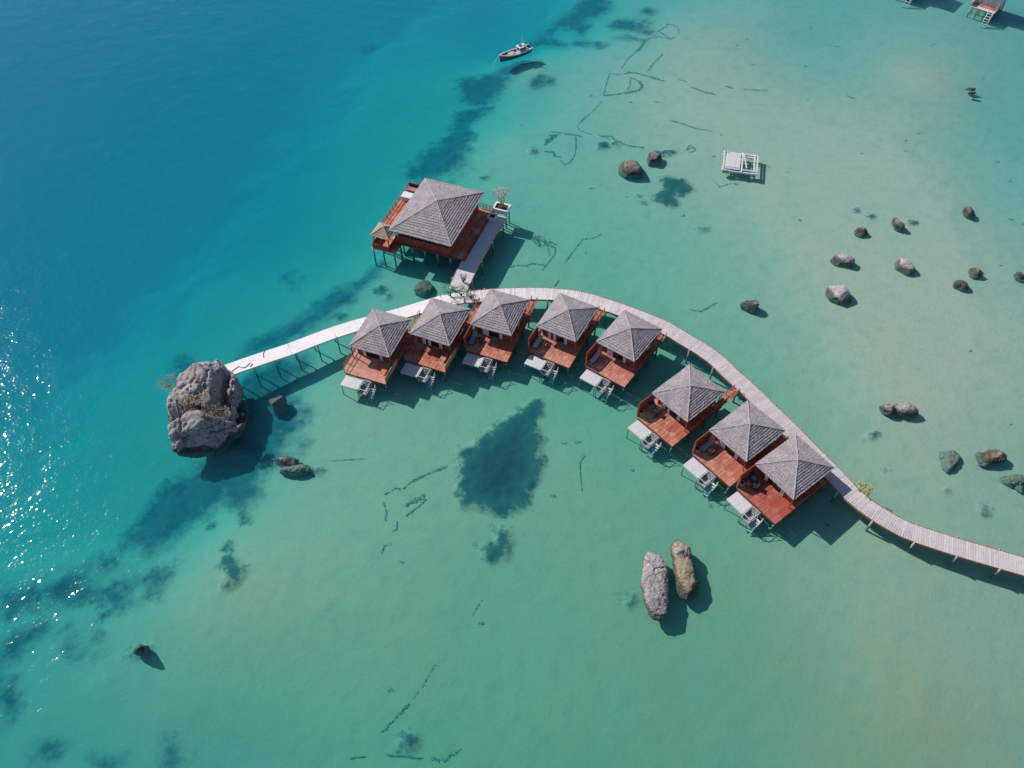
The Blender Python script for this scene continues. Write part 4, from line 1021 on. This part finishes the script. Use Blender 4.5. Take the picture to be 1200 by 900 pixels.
# ------------------------------------------------------------------ two white bungalows at the top right
def white_hut(px, py, label, seed):
    q = at(px, py, 2.0); a = R(-40); c_, s_ = math.cos(a), math.sin(a)
    h = thing('white_bungalow', (q.x - (c_ * 2.75 + s_ * 4.85), q.y - (s_ * 2.75 - c_ * 4.85), 0), a, label, 'bungalow', 'white water bungalows at the upper right')
    thatch_roof(6.4, 5.8, 5.7, 1.9, 9, 'roof', 'grey thatch', h, seed)
    mb = MB()
    for x in np.arange(-2.7, 2.7, .3): mb.span(x, x + .285, -2.45, -2.35, 2.02, 5.6); mb.span(x, x + .285, 3.05, 3.15, 2.02, 5.6)
    for y in np.arange(-2.34, 3.04, .3): mb.span(-2.75, -2.65, y, y + .285, 2.02, 5.6); mb.span(2.65, 2.75, y, y + .285, 2.02, 5.6)
    mb.build('wall', 'white wall boards', h)
    for x in (-1.5, -.1, 1.3): MB().span(x - .42, x + .42, -2.52, -2.46, 2.1, 4.6).build('curtain', 'blue grey wall', h)
    mb = MB(); x = -2.2
    while x < 2.7: mb.span(x, x + .19, -3.75, -2.3, 1.95, 2.0); x += .21
    mb.span(-2.7, 2.7, -2.3, 3.1, 1.90, 1.99)
    mb.build('deck', 'red deck boards', h)
    mb = MB(); y = -4.85
    while y < -3.8: mb.span(-2.2, 2.72, y, y + .2, 1.93, 1.99); y += .22
    mb.build('sun_platform', 'white painted boards', h)
    mb = MB(); mb.span(2.62, 2.75, -2.9, -2.5, 2.0, 3.2); mb.span(-2.35, -2.2, -4.7, -2.5, 2.0, 2.9); mb.build('side_screen', 'white painted boards', h)
    mb = MB()
    for x in (1.55, 2.55): mb.bar((x, -4.9, 2.1), (x, -6.9, -.5), .16, .12)
    for k in range(6): mb.span(1.62, 2.48, -5.1 - .33 * k - .2, -5.1 - .33 * k, 1.75 - .42 * k, 1.82 - .42 * k)
    mb.build('stair', 'white painted boards', h)
    for x in (-2.1, -.6, 1.0, 2.6):
        for y in (-4.6, -2.2, .5, 3.0): put('stilt', post_mesh('whst', .13, -4, 1.89), h, (x, y, 0))
    return h
white_hut(1165, 16, 'white walled bungalow with an orange deck and ladder cut by the top right corner', 301)
white_hut(1073, -7, 'white bungalow of which only the ladder and deck edge show at the top edge', 302)

# ------------------------------------------------------------------ light
w = bpy.data.worlds.new('World'); S.world = w; w.use_nodes = True; nt = w.node_tree
bg = nt.nodes['Background']; sk = nt.nodes.new('ShaderNodeTexSky'); sk.sky_type = 'NISHITA'; sk.sun_disc = False
sk.sun_elevation = SUN_EL; sk.sun_rotation = SUN_AZ; sk.air_density = 1.0; sk.dust_density = .4; sk.ozone_density = 2.0
nt.links.new(sk.outputs[0], bg.inputs[0]); bg.inputs[1].default_value = .085
sl = bpy.data.lights.new('sun', 'SUN'); sl.energy = 4.8; sl.angle = R(.5); sl.color = (1, .95, .88)
so = bpy.data.objects.new('sun', sl); COL.objects.link(so)
sv = Vector((math.sin(SUN_AZ) * math.cos(SUN_EL), math.cos(SUN_AZ) * math.cos(SUN_EL), math.sin(SUN_EL)))
so.rotation_euler = (-sv).to_track_quat('-Z', 'Y').to_euler()
S.view_settings.view_transform = 'Standard'; S.view_settings.look = 'None'; S.view_settings.exposure = .1; S.view_settings.gamma = 1
S.view_settings.use_curve_mapping = False
S.cycles.max_bounces = 6; S.cycles.volume_bounces = 1; S.cycles.transparent_max_bounces = 12; S.cycles.sample_clamp_indirect = 4
